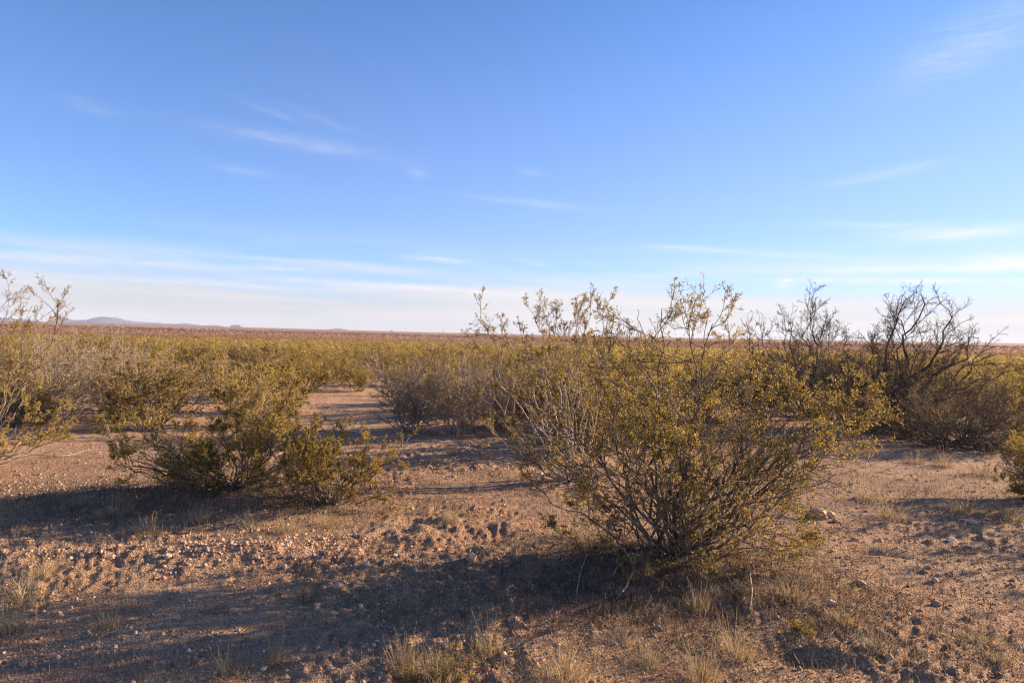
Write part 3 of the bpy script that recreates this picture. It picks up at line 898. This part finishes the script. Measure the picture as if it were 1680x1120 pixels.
# stony strips: a low berm across the clearing and rough ground on both sides
px = 840 + F * x / y; py = 562 + F * EYE / y + (px - 840) * 0.022
dens = 0.22 + 0.5 * sstep(0.02, 0.3, noise(x, y, 0.9, 55)) + 0.25 * sstep(0.0, 0.3, noise(x, y, 3.1, 56))
dens += 1.0 * np.exp(-((px - 400) / 190) ** 2 - ((py - 905) / 28) ** 2) + 0.6 * np.exp(-((px - 60) / 220) ** 2 - ((py - 800) / 18) ** 2)
dens += 0.8 * np.exp(-((px - 330) / 180) ** 2 - ((py - 1075) / 30) ** 2) + 0.5 * np.exp(-((px - 1480) / 170) ** 2 - ((py - 870) / 25) ** 2)
dens -= 0.35 * np.exp(-((px - 640) / 170) ** 2 - ((py - 860) / 22) ** 2)
m = g.random(n) < dens
x, y, r, px, py = x[m], y[m], r[m], px[m], py[m]
berm = np.exp(-((px - 400) / 190) ** 2 - ((py - 905) / 28) ** 2) + np.exp(-((px - 60) / 220) ** 2 - ((py - 800) / 18) ** 2)
size = np.exp(g.normal(math.log(0.0046), 0.55, len(x))) * (1 + 0.6 * berm) * (1 + 0.05 * r)
size = np.minimum(size, 0.028)
print('pebbles', len(x))
V, Fc, H = pebbles(x, y, size, g, sink=0.5)
o = link('gravel', new_mesh('gravel', V, [Fc], [GRAVEL], {'hue': H}))
tag(o, 'loose reddish tan gravel strewn over the bare desert soil', 'gravel', kind='stuff')

sv, sf = subdiv(ICO_V, ICO_F, 3)
rocks = [  # px, py, radius m, label
    (183, 911, .036, 'tan stone at the left end of the gravel strip, largest there'),
    (276, 917, .030, 'pale orange stone half sunk in the gravel strip'),
    (364, 888, .026, 'upright pale stone on the crest of the gravel strip'),
    (335, 929, .022, 'small blocky stone at the near foot of the gravel strip'),
    (474, 893, .026, 'pale squarish stone where the gravel strip thins out'),
    (528, 885, .026, 'flat pale stone with a thin dark shadow, beyond the gravel strip'),
    (594, 888, .020, 'small white stone alone on the smooth tan soil'),
    (648, 912, .030, 'pinkish stone between the gravel strip and the burrow'),
    (772, 918, .052, 'large pale grey stone just below the open burrow'),
    (555, 964, .032, 'round pale stone standing in the striped shadow'),
    (602, 933, .024, 'grey stone on the sunlit edge of the striped shadow'),
    (1345, 842, .095, 'biggest brown rock on the low mound to the right of the large bush'),
    (1362, 848, .050, 'grey stone leaning on the biggest brown rock'),
    (1371, 856, .036, 'dark grey stone in front of the biggest brown rock'),
    (1402, 886, .032, 'small white stone near the long dark hollow'),
    (1560, 890, .058, 'pale grey stone lying in the broad shade on the right'),
    (1596, 858, .045, 'pale flat stone on the far side of the shaded gravel'),
    (1524, 932, .022, 'small stone at the near edge of the broad shade'),
    (1412, 958, .042, 'brown stone at the edge of the cloddy soil'),
    (1534, 954, .030, 'pointed white stone on the cloddy soil'),
    (1365, 990, .032, 'pinkish stone beside the matted dry grass'),
    (1536, 992, .034, 'tan stone in the middle of the cloddy soil'),
    (1460, 1078, .026, 'small stone beside the flattened grass near the bottom'),
    (40, 1090, .024, 'small tan stone in the near corner by the leftmost grass'),
    (1325, 742, .05, 'grey stone on bare soil under the long right-hand limb'),
]
for k, (px, py, rad, lab) in enumerate(rocks):
    g = np.random.default_rng(200 + k)
    x, y = at(px, py)
    v = sv.copy()
    for _ in range(9):                       # cut facets like broken stone
        nrm = norm(g.normal(size=3)); d = g.uniform(0.62, 0.9)
        s = v @ nrm
        v = v - np.where(s > d, s - d, 0)[:, None] * nrm
    v = v * (1 + 0.05 * g.normal(size=(len(v), 1)) * 0.4)
    v = v * np.array([1.0, g.uniform(0.7, 0.95), g.uniform(0.55, 0.8)]) * rad
    an = g.uniform(0, 6.28); c, s = math.cos(an), math.sin(an)
    v = v @ np.array([[c, s, 0], [-s, c, 0], [0, 0, 1]])
    me = new_mesh('stone', v, [sf], [GRAVEL], {'hue': np.full(len(sf), {'p': .95, 'w': 1.0, 'g': .9}.get(lab.split()[0][0], 0.62))})
    o = link('stone', me, loc=(x, y, gz(x, y) + rad * 0.25))
    tag(o, lab, 'stone')

# ------------------------------------------------------------------ dry grass
def blades(x, y, z, L, W, lean, g, az=None, N=4):
    n = len(x)
    az = g.random(n) * 2 * math.pi if az is None else az
    t = np.linspace(0, 1, N)
    horiz = np.stack([np.cos(az), np.sin(az), 0 * az], 1)
    bend = lean[:, None] * (0.45 * t + 0.55 * t ** 2)[None]
    p = np.stack([x, y, z], 1)[:, None] + horiz[:, None] * (bend * L[:, None])[..., None]
    p[:, :, 2] += L[:, None] * np.sqrt(np.maximum((t ** 2)[None] - bend ** 2 * 0.8, 0.01 * t[None]))
    p += g.normal(size=p.shape) * (L[:, None] * 0.03 * t[None])[..., None]
    tw = g.random(n) * math.pi
    sd = np.stack([np.cos(tw), np.sin(tw), 0 * tw], 1)[:, None] * (W[:, None] * (1 - 0.85 * t)[None])[..., None] * 0.5
    V = np.stack([p - sd, p + sd], 2).reshape(-1, 3)
    b = np.arange(n)[:, None] * 2 * N + np.arange(N - 1)[None] * 2
    q = np.stack([b, b + 1, b + 3, b + 2], -1).reshape(-1, 4)
    return V, q


def tuft_mesh(seed, w, h, n, mat_, upright):
    g = np.random.default_rng(seed)
    a = g.random(n) * 2 * math.pi; q = g.random(n) ** 0.8 * w * 0.28
    x, y = np.cos(a) * q, np.sin(a) * q
    L = h * g.uniform(0.35, 1.1, n)
    lean = np.clip(g.normal(0.68 if not upright else 0.42, 0.25, n), 0.02, 0.97)
    az = a + g.normal(size=n) * 0.7
    V, f = blades(x, y, np.full(n, -0.01), L, 0.0022 * g.uniform(0.6, 1.4, n), lean, g, az, 5)
    nf = 4
    return new_mesh('blades', V, [f], [mat_], {'hue': np.repeat(np.clip(np.where(g.random(n) < 0.35, g.normal(0.08, 0.1, n), g.normal(0.6, 0.22, n)), 0, 1), nf)})


def seedstalks(seed, w, h, n, mat_):
    g = np.random.default_rng(seed)
    a = g.random(n) * 2 * math.pi
    P0 = np.stack([np.cos(a), np.sin(a), 0 * a], 1) * 0.02
    P1 = np.stack([np.cos(a) * w * g.uniform(.1, .5, n), np.sin(a) * w * g.uniform(.1, .5, n), h * g.uniform(1.0, 1.35, n)], 1)
    P = stems(P0, P1, 7, 0.05, 0.02, g)
    R = np.repeat(np.linspace(0.0011, 0.0006, 7)[None], n, 0)
    v, q = tubes(P, R, 3)
    return new_mesh('seed_stalks', v, [q], [mat_], {'hue': np.full(len(q), 0.7)})


TM = []
for k in range(6):
    up = k % 2 == 0
    mt = STRAW if k < 4 else STRAW_GREY
    TM.append((tuft_mesh(300 + k, 0.32, 0.155, 200, mt, up), seedstalks(320 + k, 0.22, 0.155, 5, mt)))


def tuft(px, py, s, k, label, sz=1.0, group=None, xy=None):
    x, y = at(px, py) if xy is None else xy
    root = empty('grass_tuft', (x, y, gz(x, y)), rng.uniform(0, 6.28))
    root.scale = (s, s, s * sz)
    link('blades', TM[k][0], root); link('seed_stalks', TM[k][1], root)
    tag(root, label, 'grass', group)
    return root


T = [  # px, py, scale, kind, label, z scale
    (1148, 1003, 0.8, 0, 'upright golden grass tuft standing in front of the large bush', 1.3),
    (1210, 1078, 1.1, 1, 'wide golden grass tuft with curved stalks below the large bush', 1.1),
    (1150, 1118, 1.1, 0, 'pale grass tuft cut off by the bottom edge, beside the curved-stalk tuft', 1.1),
    (925, 1112, 1.2, 1, 'broad straw grass clump at the bottom edge, near the middle', 1.1),
    (800, 1058, 0.9, 0, 'grey gold grass tuft at the edge of the large shadow', 1.1),
    (663, 1090, 0.9, 2, 'small straw tuft beside the low green sprigs', 1.1),
    (455, 1088, 0.8, 4, 'thin straw tuft on the gravel near the bottom', 1.2),
    (375, 1105, 0.9, 1, 'low spreading straw tuft at the bottom edge, left of the thin one', 0.8),
    (178, 1030, 0.8, 4, 'small bristly straw tuft alone between the shadow stripes', 0.9),
    (215, 998, 0.75, 5, 'thin greyish tuft just behind the bristly one', 0.9),
    (35, 990, 1.5, 5, 'large matted grey green grass clump at the left edge', 0.9),
    (8, 1035, 1.0, 4, 'greyish tuft touching the left edge below the matted clump', 1.0),
    (355, 1000, 0.7, 5, 'small dark green grey tuft in the striped shadow, left one', 0.8),
    (500, 990, 0.9, 5, 'dark low tuft in the middle of the striped shadow', 0.7),
    (675, 1003, 0.9, 4, 'grey tuft in the striped shadow nearest the large bush', 1.1),
    (245, 877, 1.2, 3, 'wiry straw tuft at the near rim of the low bush shadow', 0.9),
    (185, 850, 1.5, 5, 'dark bristly dead grass at the left end of the low bush shadow', 0.9),
    (330, 850, 1.4, 4, 'grey dead grass within the low bush shadow, beside the wiry straw tuft', 0.8),
    (415, 862, 1.2, 5, 'grey dead grass under the near rim of the low wide creosote', 0.8),
    (130, 825, 1.3, 4, 'sparse dead grass between the shadow and the sunlit stones', 0.7),
    (468, 873, 1.1, 0, 'golden tuft in front of the low wide creosote shadow', 0.9),
    (540, 862, 1.1, 1, 'flat golden tuft at the foot of the fan-shaped bush', 0.7),
    (715, 757, 1.2, 4, 'dry tuft in the deep shade before the thicket, left of a pale one', 1.0),
    (742, 746, 1.0, 0, 'pale upright tuft catching sun before the thicket', 1.3),
    (801, 752, 0.9, 2, 'lone slim tuft before the thicket, nearest the tall sparse creosote', 1.3),
    (740, 855, 1.1, 4, 'thin dry tuft between the two burrow holes', 0.8),
    (930, 880, 1.1, 2, 'dry tuft behind the low left branches of the large bush', 0.8),
    (1425, 820, 1.7, 1, 'rounded straw tuft on the open soil right of the large bush', 1.0),
    (1460, 850, 1.9, 3, 'wide pale golden grass patch on the low mound', 0.7),
    (1385, 748, 1.5, 4, 'dry tuft at the foot of the upright mesquite', 1.1),
    (1550, 765, 1.5, 0, 'orange tinted tuft at the edge of the mesquite shade', 1.1),
    (1500, 760, 1.2, 2, 'small dry tuft in the mesquite shade', 1.0),
    (1615, 780, 1.9, 5, 'large pale tuft left of the small edge bush', 1.1),
    (1585, 838, 1.7, 3, 'sprawling pale tuft below the large pale one', 0.8),
    (1655, 850, 1.8, 1, 'golden grass mat under the small edge bush', 0.7),
    (1630, 1082, 0.9, 4, 'small flattened tuft in the bottom right corner', 0.6),
    (1440, 1062, 1.1, 5, 'flattened grey gold tuft on the cloddy soil', 0.6),
    (1600, 1050, 1.0, 1, 'low straw tuft on the pale gravel of the bottom right', 0.6),
    (1300, 985, 1.1, 3, 'matted dry grass right of the large bush foot', 0.8),
    (1335, 965, 1.0, 5, 'greyish matted grass behind the other matted patch', 0.7),
    (1385, 1020, 1.0, 1, 'low golden mat bordering the cloddy soil', 0.6),
    (1065, 1090, 0.8, 4, 'thin tuft in the sunny gap below the large shadow', 0.9),
    (1020, 1050, 0.8, 5, 'shaded grey tuft within the large shadow', 0.8),
    (70, 940, 1.1, 3, 'low straw grass behind the matted grey green clump', 0.6),
    (720, 1112, 1.0, 4, 'thin straw tuft among the low green sprigs', 0.9),
]
for px, py, s, k, lab, sz in T:
    tuft(px, py, s, k, lab, sz)

# short thin dry grass and litter lying between
g = np.random.default_rng(400)
n = 260000
r = 2.4 + 10 * g.random(n) ** 1.7; t = g.uniform(-math.radians(42), math.radians(42), n)
x, y = r * np.sin(t), r * np.cos(t)
px = 840 + F * x / y; py = 562 + F * EYE / y + (px - 840) * 0.022
d_ = 0.5 * sstep(0.05, 0.32, noise(x, y, 1.3, 61)) * sstep(-0.1, 0.3, noise(x, y, 6.0, 62)) + 0.035
d_ += 0.5 * np.exp(-((px - 1320) / 90) ** 2 - ((py - 985) / 40) ** 2) * sstep(-.2, .3, noise(x, y, 7.0, 63))
d_ += 0.35 * np.exp(-((px - 60) / 130) ** 2 - ((py - 980) / 45) ** 2) + 0.3 * np.exp(-((px - 1620) / 160) ** 2 - ((py - 840) / 25) ** 2)
d_ += 0.3 * np.exp(-((px - 560) / 150) ** 2 - ((py - 855) / 14) ** 2) + 0.25 * np.exp(-((px - 950) / 240) ** 2 - ((py - 1095) / 30) ** 2)
m = g.random(n) < d_
x, y = x[m], y[m]; n = len(x)
print('short blades', n)
V, f = blades(x, y, ground(x, y) - 0.003, g.uniform(0.02, 0.085, n), 0.0022 * g.uniform(.6, 1.4, n), np.clip(g.normal(.6, .25, n), 0.05, .98), g)
o = link('dry_grass', new_mesh('dry_grass', V, [f], [STRAW], {'hue': np.repeat(np.clip(g.normal(0.33, 0.28, n), 0, 1), 3)}))
tag(o, 'sparse short straw coloured grass between the gravel', 'grass', kind='stuff')

# twig and leaf litter, thickest under the large bush
g = np.random.default_rng(410)
n1, n2 = 7000, 22000
cx = np.concatenate([g.normal(base_main[0] - 0.1, 0.75, n1), g.normal(base_C[0] - .4, 1.2, 4000), g.uniform(-6, 6, n2)])
cy = np.concatenate([g.normal(base_main[1] - 0.45, 0.5, n1), g.normal(base_C[1] - .3, .45, 4000), g.uniform(2.5, 9, n2)])
m = cy > 2.3; cx, cy = cx[m], cy[m]; n = len(cx)
a = g.random(n) * 6.28; L = np.exp(g.normal(math.log(0.035), 0.55, n))
tt = np.linspace(0, 1, 4)
P = np.empty((n, 4, 3))
for k in range(4):
    X_ = cx + np.cos(a + 0.3 * g.normal(size=n) * tt[k]) * L * tt[k]; Y_ = cy + np.sin(a) * L * tt[k]
    P[:, k] = np.stack([X_, Y_, ground(X_, Y_) + 0.003 + np.abs(g.normal(size=n)) * 0.010 * (1 + k)], 1)
Rr = np.repeat((0.0011 * g.uniform(0.5, 1.6, n))[:, None], 4, 1)
v, q = tubes(P, Rr, 3)
o = link('twig_litter', new_mesh('twig_litter', v, [q], [BARK]))
tag(o, 'fallen twigs littering the soil under the bushes', 'litter', kind='stuff')
n = 130000
sel = g.random(n)
lx = g.uniform(-5, 5, n); ly = g.uniform(2.5, 9, n)
for lo_, hi_, (cx_, cy_), sx_, sy_ in ((0, .42, (base_main[0] - .15, base_main[1] - .45), .85, .6), (.42, .68, (base_C[0] - .35, base_C[1] - .3), 1.1, .45),
                                  (.68, .75, base_D, .6, .4), (.75, .83, base_B, .8, .5)):
    q = (sel >= lo_) & (sel < hi_); k_ = int(q.sum())
    lx[q] = g.normal(cx_, sx_, k_); ly[q] = g.normal(cy_, sy_, k_)
m = (ly > 2.3) & (noise(lx, ly, 5.0, 71) > -0.12); lx, ly = lx[m], ly[m]; n = len(lx)
p = np.stack([lx, ly, ground(lx, ly) + 0.002 + 0.014 * g.random(n) ** 3], 1)
d = norm(g.normal(size=(n, 3)) * [1, 1, 0.5]); s = norm(np.cross(d, g.normal(size=(n, 3)) * [0.4, 0.4, 1]))
sz = g.uniform(0.003, 0.008, n)[:, None]
V = np.stack([p - d * sz, p + s * sz * 0.5, p + d * sz, p - s * sz * 0.5], 1).reshape(-1, 3)
o = link('leaf_litter', new_mesh('leaf_litter', V, [np.arange(n * 4).reshape(-1, 4)], [DRYLEAF], {'hue': g.random(n)}))
tag(o, 'brown fallen leaves covering the soil around the large bush', 'litter', kind='stuff')

# ------------------------------------------------------------------ dead branches and sticks
def stick(pix, rad, label, seed, lift=0.0, y0=None, forks=3):
    """pix: photo pixels of a branch lying on (or just above) the soil"""
    g = np.random.default_rng(seed)
    pts = []
    for k, q in enumerate(pix):
        px, py = q[:2]
        x, y = at(px, py)
        pts.append([x, y, gz(x, y) + rad + (q[2] if len(q) > 2 else 0)])
    pts = np.array(pts); o0 = pts[0].copy(); pts = pts - o0
    t = np.linspace(0, len(pts) - 1, 14)
    P = np.stack([np.interp(t, np.arange(len(pts)), pts[:, c]) for c in range(3)], 1)[None]
    P = P + np.cumsum(g.normal(size=P.shape), 1) * rad * 0.5
    R = np.linspace(rad, rad * 0.35, 14)[None]
    parts = [tubes(P, R, 6)]
    if forks:
        C, CR = children(P, R, forks, (0.2, 0.9), (25, 55), 0.4, 6, 0.2, 0.0, rad * 0.6, rad * 0.2, g)
        C[:, :, 2] = np.maximum(C[:, :, 2], P[0, :, 2].min())
        parts.append(tubes(C, CR, 4))
    v, f = join(parts)
    o = link('dead_branch', new_mesh('dead_branch', v, f, [DEADWOOD], smooth=True), loc=o0)
    tag(o, label, 'branch')


stick([(1012, 984), (1030, 965, .03), (1040, 944, .06), (1046, 928, .10)], .006, 'pale twisted dead branch leaning at the foot of the large bush', 501, forks=2)
stick([(1004, 946), (1012, 934, .03), (1025, 926, .05), (1042, 925, .06)], .005, 'white arched stick beside the twisted dead branch', 502, forks=1)
stick([(1230, 1000), (1232, 975, .05), (1228, 945, .1), (1212, 915, .15)], .005, 'grey forked stick hanging down right of the bush foot', 503, forks=4)
stick([(945, 985), (950, 955, .02), (962, 930, .08)], .004, 'thin grey stick propped in the shade left of the bush foot', 504, forks=2)
stick([(820, 1056), (838, 1035), (855, 1020)], .0035, 'short white stick beside the grey gold tuft', 505, forks=1)
stick([(1250, 1070), (1215, 1069), (1170, 1068)], .003, 'straight thin stick across the curved-stalk tuft', 506, forks=0)
stick([(20, 752), (50, 748), (95, 750), (128, 744), (142, 742), (162, 747)], .007, 'long pale crooked branch lying on the sunlit soil', 507, forks=3)
stick([(0, 718), (25, 730), (40, 722)], .009, 'pale forked branch lying at the left edge of the clearing', 508, forks=3)
stick([(690, 700), (700, 698, .03), (712, 703)], .014, 'short white curved stick under the thicket', 509, forks=0)
stick([(765, 915), (773, 905), (790, 896)], .004, 'thin stick beside the burrow', 510, forks=0)
stick([(1378, 628 + 230), (1400, 870)], .004, 'short stick between the brown rock and the white stone', 511, forks=1)

# low sprigs of green at the bottom
def sprig(px, py, s, seed, label):
    g = np.random.default_rng(seed)
    b = at(px, py)
    P0, P1 = vase(12, g, s * 1.6, s, low=0.3, spread=0.03)
    sp = [dict(n=5, tr=(0.2, 1.0), ang=(20, 60), f=0.5, N=5, wig=0.2, trop=0.05, r0=0.0016, r1=0.0009, minlen=0.02),
          dict(n=4, tr=(0.2, 1.0), ang=(20, 60), f=0.5, N=4, wig=0.2, trop=0.05, r0=0.001, r1=0.0007, minlen=0.015)]
    o = build_shrub('sp', P0, P1, sp, g, [(2, 7, 0.008, 0.004)], BARK, LEAF_GREEN, loc=(*b, gz(*b)), rootname='green_sprig', r_base=0.002, N0=7, leafhue=(0.3, 0.2))
    tag(o, label, 'plant')


sprig(695, 1115, 0.16, 601, 'low yellow green sprig at the bottom edge, beside the small straw tuft')
sprig(755, 1108, 0.15, 602, 'low yellow green sprig nearer the broad straw clump')
sprig(1050, 960, 0.26, 603, 'small olive sprig at the foot of the large bush')
sprig(1325, 905, 0.24, 604, 'small creosote seedling with a curved stem near the long hollow')
sprig(1320, 1040, 0.09, 605, 'tiny green sprig above the dark dip in the soil')
sprig(1330, 850, 0.2, 606, 'little green sprig just left of the biggest brown rock')

# ------------------------------------------------------------------ air
def haze():
    m, nt, out = mat('air')
    v = N_(nt, 'VolumePrincipled', {'Color': (0.62, 0.74, 1.0, 1), 'Density': 0.00006, 'Anisotropy': 0.0})
    nt.links.new(v.outputs[0], out.inputs['Volume'])
    x0, x1, y0, y1, z0, z1 = -9300, 9300, -3000, 9600, -60, 260
    v = np.array([[a, b, c] for a in (x0, x1) for b in (y0, y1) for c in (z0, z1)], float)
    q = np.array([[0, 1, 3, 2], [4, 6, 7, 5], [0, 4, 5, 1], [2, 3, 7, 6], [0, 2, 6, 4], [1, 5, 7, 3]])
    o = link('haze', new_mesh('haze', v, [q], [m]))
    tag(o, 'thin pale desert haze over the whole plain', 'haze', kind='stuff')
    o.display_type = 'WIRE'


haze()

# ------------------------------------------------------------------ sky, clouds, sun
w = bpy.data.worlds.new('World'); scn.world = w; w.use_nodes = True
nt = w.node_tree; nt.nodes.clear()
out = nt.nodes.new('ShaderNodeOutputWorld')
sky = N_(nt, 'TexSky', sky_type='NISHITA')
sky.sun_disc = False
sky.sun_elevation = SUN_EL; sky.sun_rotation = SUN_AZ
sky.air_density = 1.0; sky.dust_density = 0.4; sky.ozone_density = 6.0; sky.altitude = 1300
tc = N_(nt, 'TexCoord')
sep = N_(nt, 'SeparateXYZ', {0: tc.outputs['Generated']})
azn = math_(nt, 'ARCTAN2', sep.outputs[0], sep.outputs[1])
eln = math_(nt, 'ARCSINE', sep.outputs[2])
comb = N_(nt, 'CombineXYZ', {0: azn, 1: eln})


def stretched(sx, sy, detail=6.0, rough=0.6, off=0.0, dist=0.0):
    mp = N_(nt, 'Mapping', {'Vector': comb.outputs[0], 'Scale': (sx, sy, 1), 'Location': (off, off * 0.7, 0)})
    return N_(nt, 'TexNoise', {'Vector': mp.outputs[0], 'Scale': 1.0, 'Detail': detail, 'Roughness': rough, 'Distortion': dist}).outputs[0]


warp = stretched(5, 22, 4, 0.6, 3.0)
streak = stretched(9, 90, 7, 0.65, 7.0, 0.8)
streak2 = stretched(2.0, 34, 5, 0.55, 1.3, 0.5)
eln_w = math_(nt, 'MULTIPLY_ADD', warp, 0.014, math_(nt, 'SUBTRACT', eln, 0.007))
total = None
WISPS = [  # px, py, half width px, half height px, tilt deg (down to the right +), strength
    (490, 235, 130, 11, 4, .24), (450, 185, 55, 5, 14, .11), (145, 174, 38, 7, 4, .13), (400, 280, 48, 7, 4, .15), (683, 283, 16, 7, 3, .25),
    (870, 282, 18, 5, 3, .15), (870, 333, 110, 5, 5, .22), (1590, 70, 90, 32, -18, .24), (1450, 284, 70, 6, -8, .28), (1580, 381, 85, 9, 3, .75), (1430, 367, 80, 4, 3, .3),
    (1130, 407, 70, 4, 5, .45), (1286, 466, 13, 9, -20, .8), (880, 432, 30, 5, 8, .3), (975, 434, 25, 4, 8, .25),
    (230, 430, 260, 6, -1, .75), (420, 424, 200, 5, 1, .5), (720, 425, 60, 5, 3, .65), (640, 470, 170, 6, 2, .85), (350, 466, 200, 5, 0, .6), (1560, 440, 200, 6, 1, .7), (1660, 425, 60, 8, 2, .6),
    (1300, 420, 150, 6, 4, .25), (1500, 462, 200, 5, 2, .7), (60, 455, 80, 8, 3, .35), (140, 410, 160, 4, 1, .2), (540, 200, 60, 6, 14, .12)]
for px, py, hw, hh, tilt, st in WISPS:
    d = ray(px, py); d = d / np.linalg.norm(d)
    a0, e0 = math.atan2(d[0], d[1]), math.asin(d[2])
    t = math.radians(tilt) + ROLL * 0.0
    c, s = math.cos(t), math.sin(t)
    du = math_(nt, 'SUBTRACT', azn, a0); dv = math_(nt, 'SUBTRACT', eln_w, e0)
    U = math_(nt, 'MULTIPLY', math_(nt, 'MULTIPLY_ADD', du, c, math_(nt, 'MULTIPLY', dv, -s)), F / hw)
    V_ = math_(nt, 'MULTIPLY', math_(nt, 'MULTIPLY_ADD', du, s, math_(nt, 'MULTIPLY', dv, c)), F / hh)
    q = math_(nt, 'MULTIPLY_ADD', U, U, math_(nt, 'MULTIPLY', V_, V_))
    g_ = math_(nt, 'MULTIPLY', math_(nt, 'EXPONENT', math_(nt, 'MULTIPLY', q, -1.0)), st)
    total = g_ if total is None else math_(nt, 'ADD', total, g_)
fibre = N_(nt, 'MapRange', {'Value': stretched(26, 240, 6, 0.6, 11.0, 1.5), 'From Min': 0.3, 'From Max': 0.65, 'To Min': 0.45, 'To Max': 1.3}).outputs[0]
tex = N_(nt, 'MapRange', {'Value': streak, 'From Min': 0.3, 'From Max': 0.68, 'To Min': 0.25, 'To Max': 1.25}).outputs[0]
total = math_(nt, 'MULTIPLY', total, math_(nt, 'MULTIPLY', math_(nt, 'MULTIPLY', tex, 0.95), fibre))
# layered veil close to the horizon
band = N_(nt, 'MapRange', {'Value': eln, 'From Min': 0.16, 'From Max': 0.02}).outputs[0]
veil = N_(nt, 'MapRange', {'Value': streak2, 'From Min': 0.42, 'From Max': 0.66}).outputs[0]
veil = math_(nt, 'MULTIPLY', math_(nt, 'MULTIPLY', veil, band), 0.75)
low = N_(nt, 'MapRange', {'Value': math_(nt, 'MULTIPLY_ADD', streak2, -0.10, math_(nt, 'ADD', eln_w, 0.05)), 'From Min': 0.115, 'From Max': 0.035}, interpolation_type='SMOOTHSTEP').outputs[0]
low = math_(nt, 'MULTIPLY', low, math_(nt, 'MULTIPLY_ADD', streak2, 0.3, 0.75, clamp=True))
mask = math_(nt, 'ADD', total, veil)
mask = math_(nt, 'MINIMUM', mask, 0.92)
mask = math_(nt, 'MULTIPLY', mask, math_(nt, 'GREATER_THAN', eln, -0.02))
# cloud and veil look brighter and warmer towards the sun
tow = N_(nt, 'MapRange', {'Value': azn, 'From Min': -0.5, 'From Max': 0.75}).outputs[0]
cloudc = mixc(nt, tow, (4.1, 4.0, 4.25), (5.2, 5.0, 4.8))
lowc = mixc(nt, tow, (2.95, 2.90, 2.75), (4.2, 3.85, 3.35))
skyc = mixc(nt, 1.0, sky.outputs[0], (0.92, 1.03, 1.15), 'MULTIPLY')
thin = N_(nt, 'MapRange', {'Value': eln, 'From Min': 0.45, 'From Max': 0.08, 'To Min': 0.04, 'To Max': 0.30}).outputs[0]
thin = math_(nt, 'MULTIPLY', thin, math_(nt, 'MULTIPLY_ADD', tow, 1.0, 0.4))
lowel = N_(nt, 'MapRange', {'Value': eln, 'From Min': 0.42, 'From Max': 0.12}).outputs[0]
skyc = mixc(nt, math_(nt, 'MULTIPLY', tow, lowel), skyc, mixc(nt, 1.0, skyc, (0.99, 0.87, 1.0), 'MULTIPLY'))
skyc = mixc(nt, thin, skyc, (3.55, 3.6, 4.2))
colr = mixc(nt, low, skyc, lowc)
colr = mixc(nt, mask, colr, cloudc)
bg = N_(nt, 'Background', {'Color': colr, 'Strength': 0.07})
nt.links.new(bg.outputs[0], out.inputs[0])

sl = bpy.data.lights.new('sun', 'SUN'); sl.energy = 5.0; sl.angle = math.radians(0.5); sl.color = (1.0, 0.76, 0.50)
so = bpy.data.objects.new('sun', sl); COL.objects.link(so)
from mathutils import Vector, Matrix
sd = Vector((math.sin(SUN_AZ) * math.cos(SUN_EL), math.cos(SUN_AZ) * math.cos(SUN_EL), math.sin(SUN_EL)))
so.rotation_euler = sd.to_track_quat('Z', 'Y').to_euler()

# ------------------------------------------------------------------ camera
cd = bpy.data.cameras.new('camera'); cam = bpy.data.objects.new('camera', cd); COL.objects.link(cam)
cd.sensor_width = 36; cd.lens = 36 * F / 1680; cd.clip_start = 0.05; cd.clip_end = 40000
r = Vector((math.cos(ROLL), 0, math.sin(ROLL))); u0 = Vector((-math.sin(ROLL), 0, math.cos(ROLL))); f0 = Vector((0, 1, 0))
f = f0 * math.cos(PITCH) + u0 * math.sin(PITCH); u = u0 * math.cos(PITCH) - f0 * math.sin(PITCH)
cam.matrix_world = Matrix(((r.x, u.x, -f.x, 0), (r.y, u.y, -f.y, 0), (r.z, u.z, -f.z, EYE), (0, 0, 0, 1)))
cd.dof.use_dof = True; cd.dof.focus_distance = 4.9; cd.dof.aperture_fstop = 4.0
scn.camera = cam

scn.view_settings.view_transform = 'Standard'; scn.view_settings.look = 'None'
scn.view_settings.exposure = 1.63; scn.view_settings.gamma = 1.0
scn.render.engine = 'CYCLES'
cy = scn.cycles
cy.max_bounces = 5; cy.diffuse_bounces = 3; cy.glossy_bounces = 2; cy.transmission_bounces = 3; cy.volume_bounces = 1
cy.transparent_max_bounces = 4
cy.use_denoising = True
cy.pixel_filter_type = 'BLACKMAN_HARRIS'; cy.filter_width = 1.25
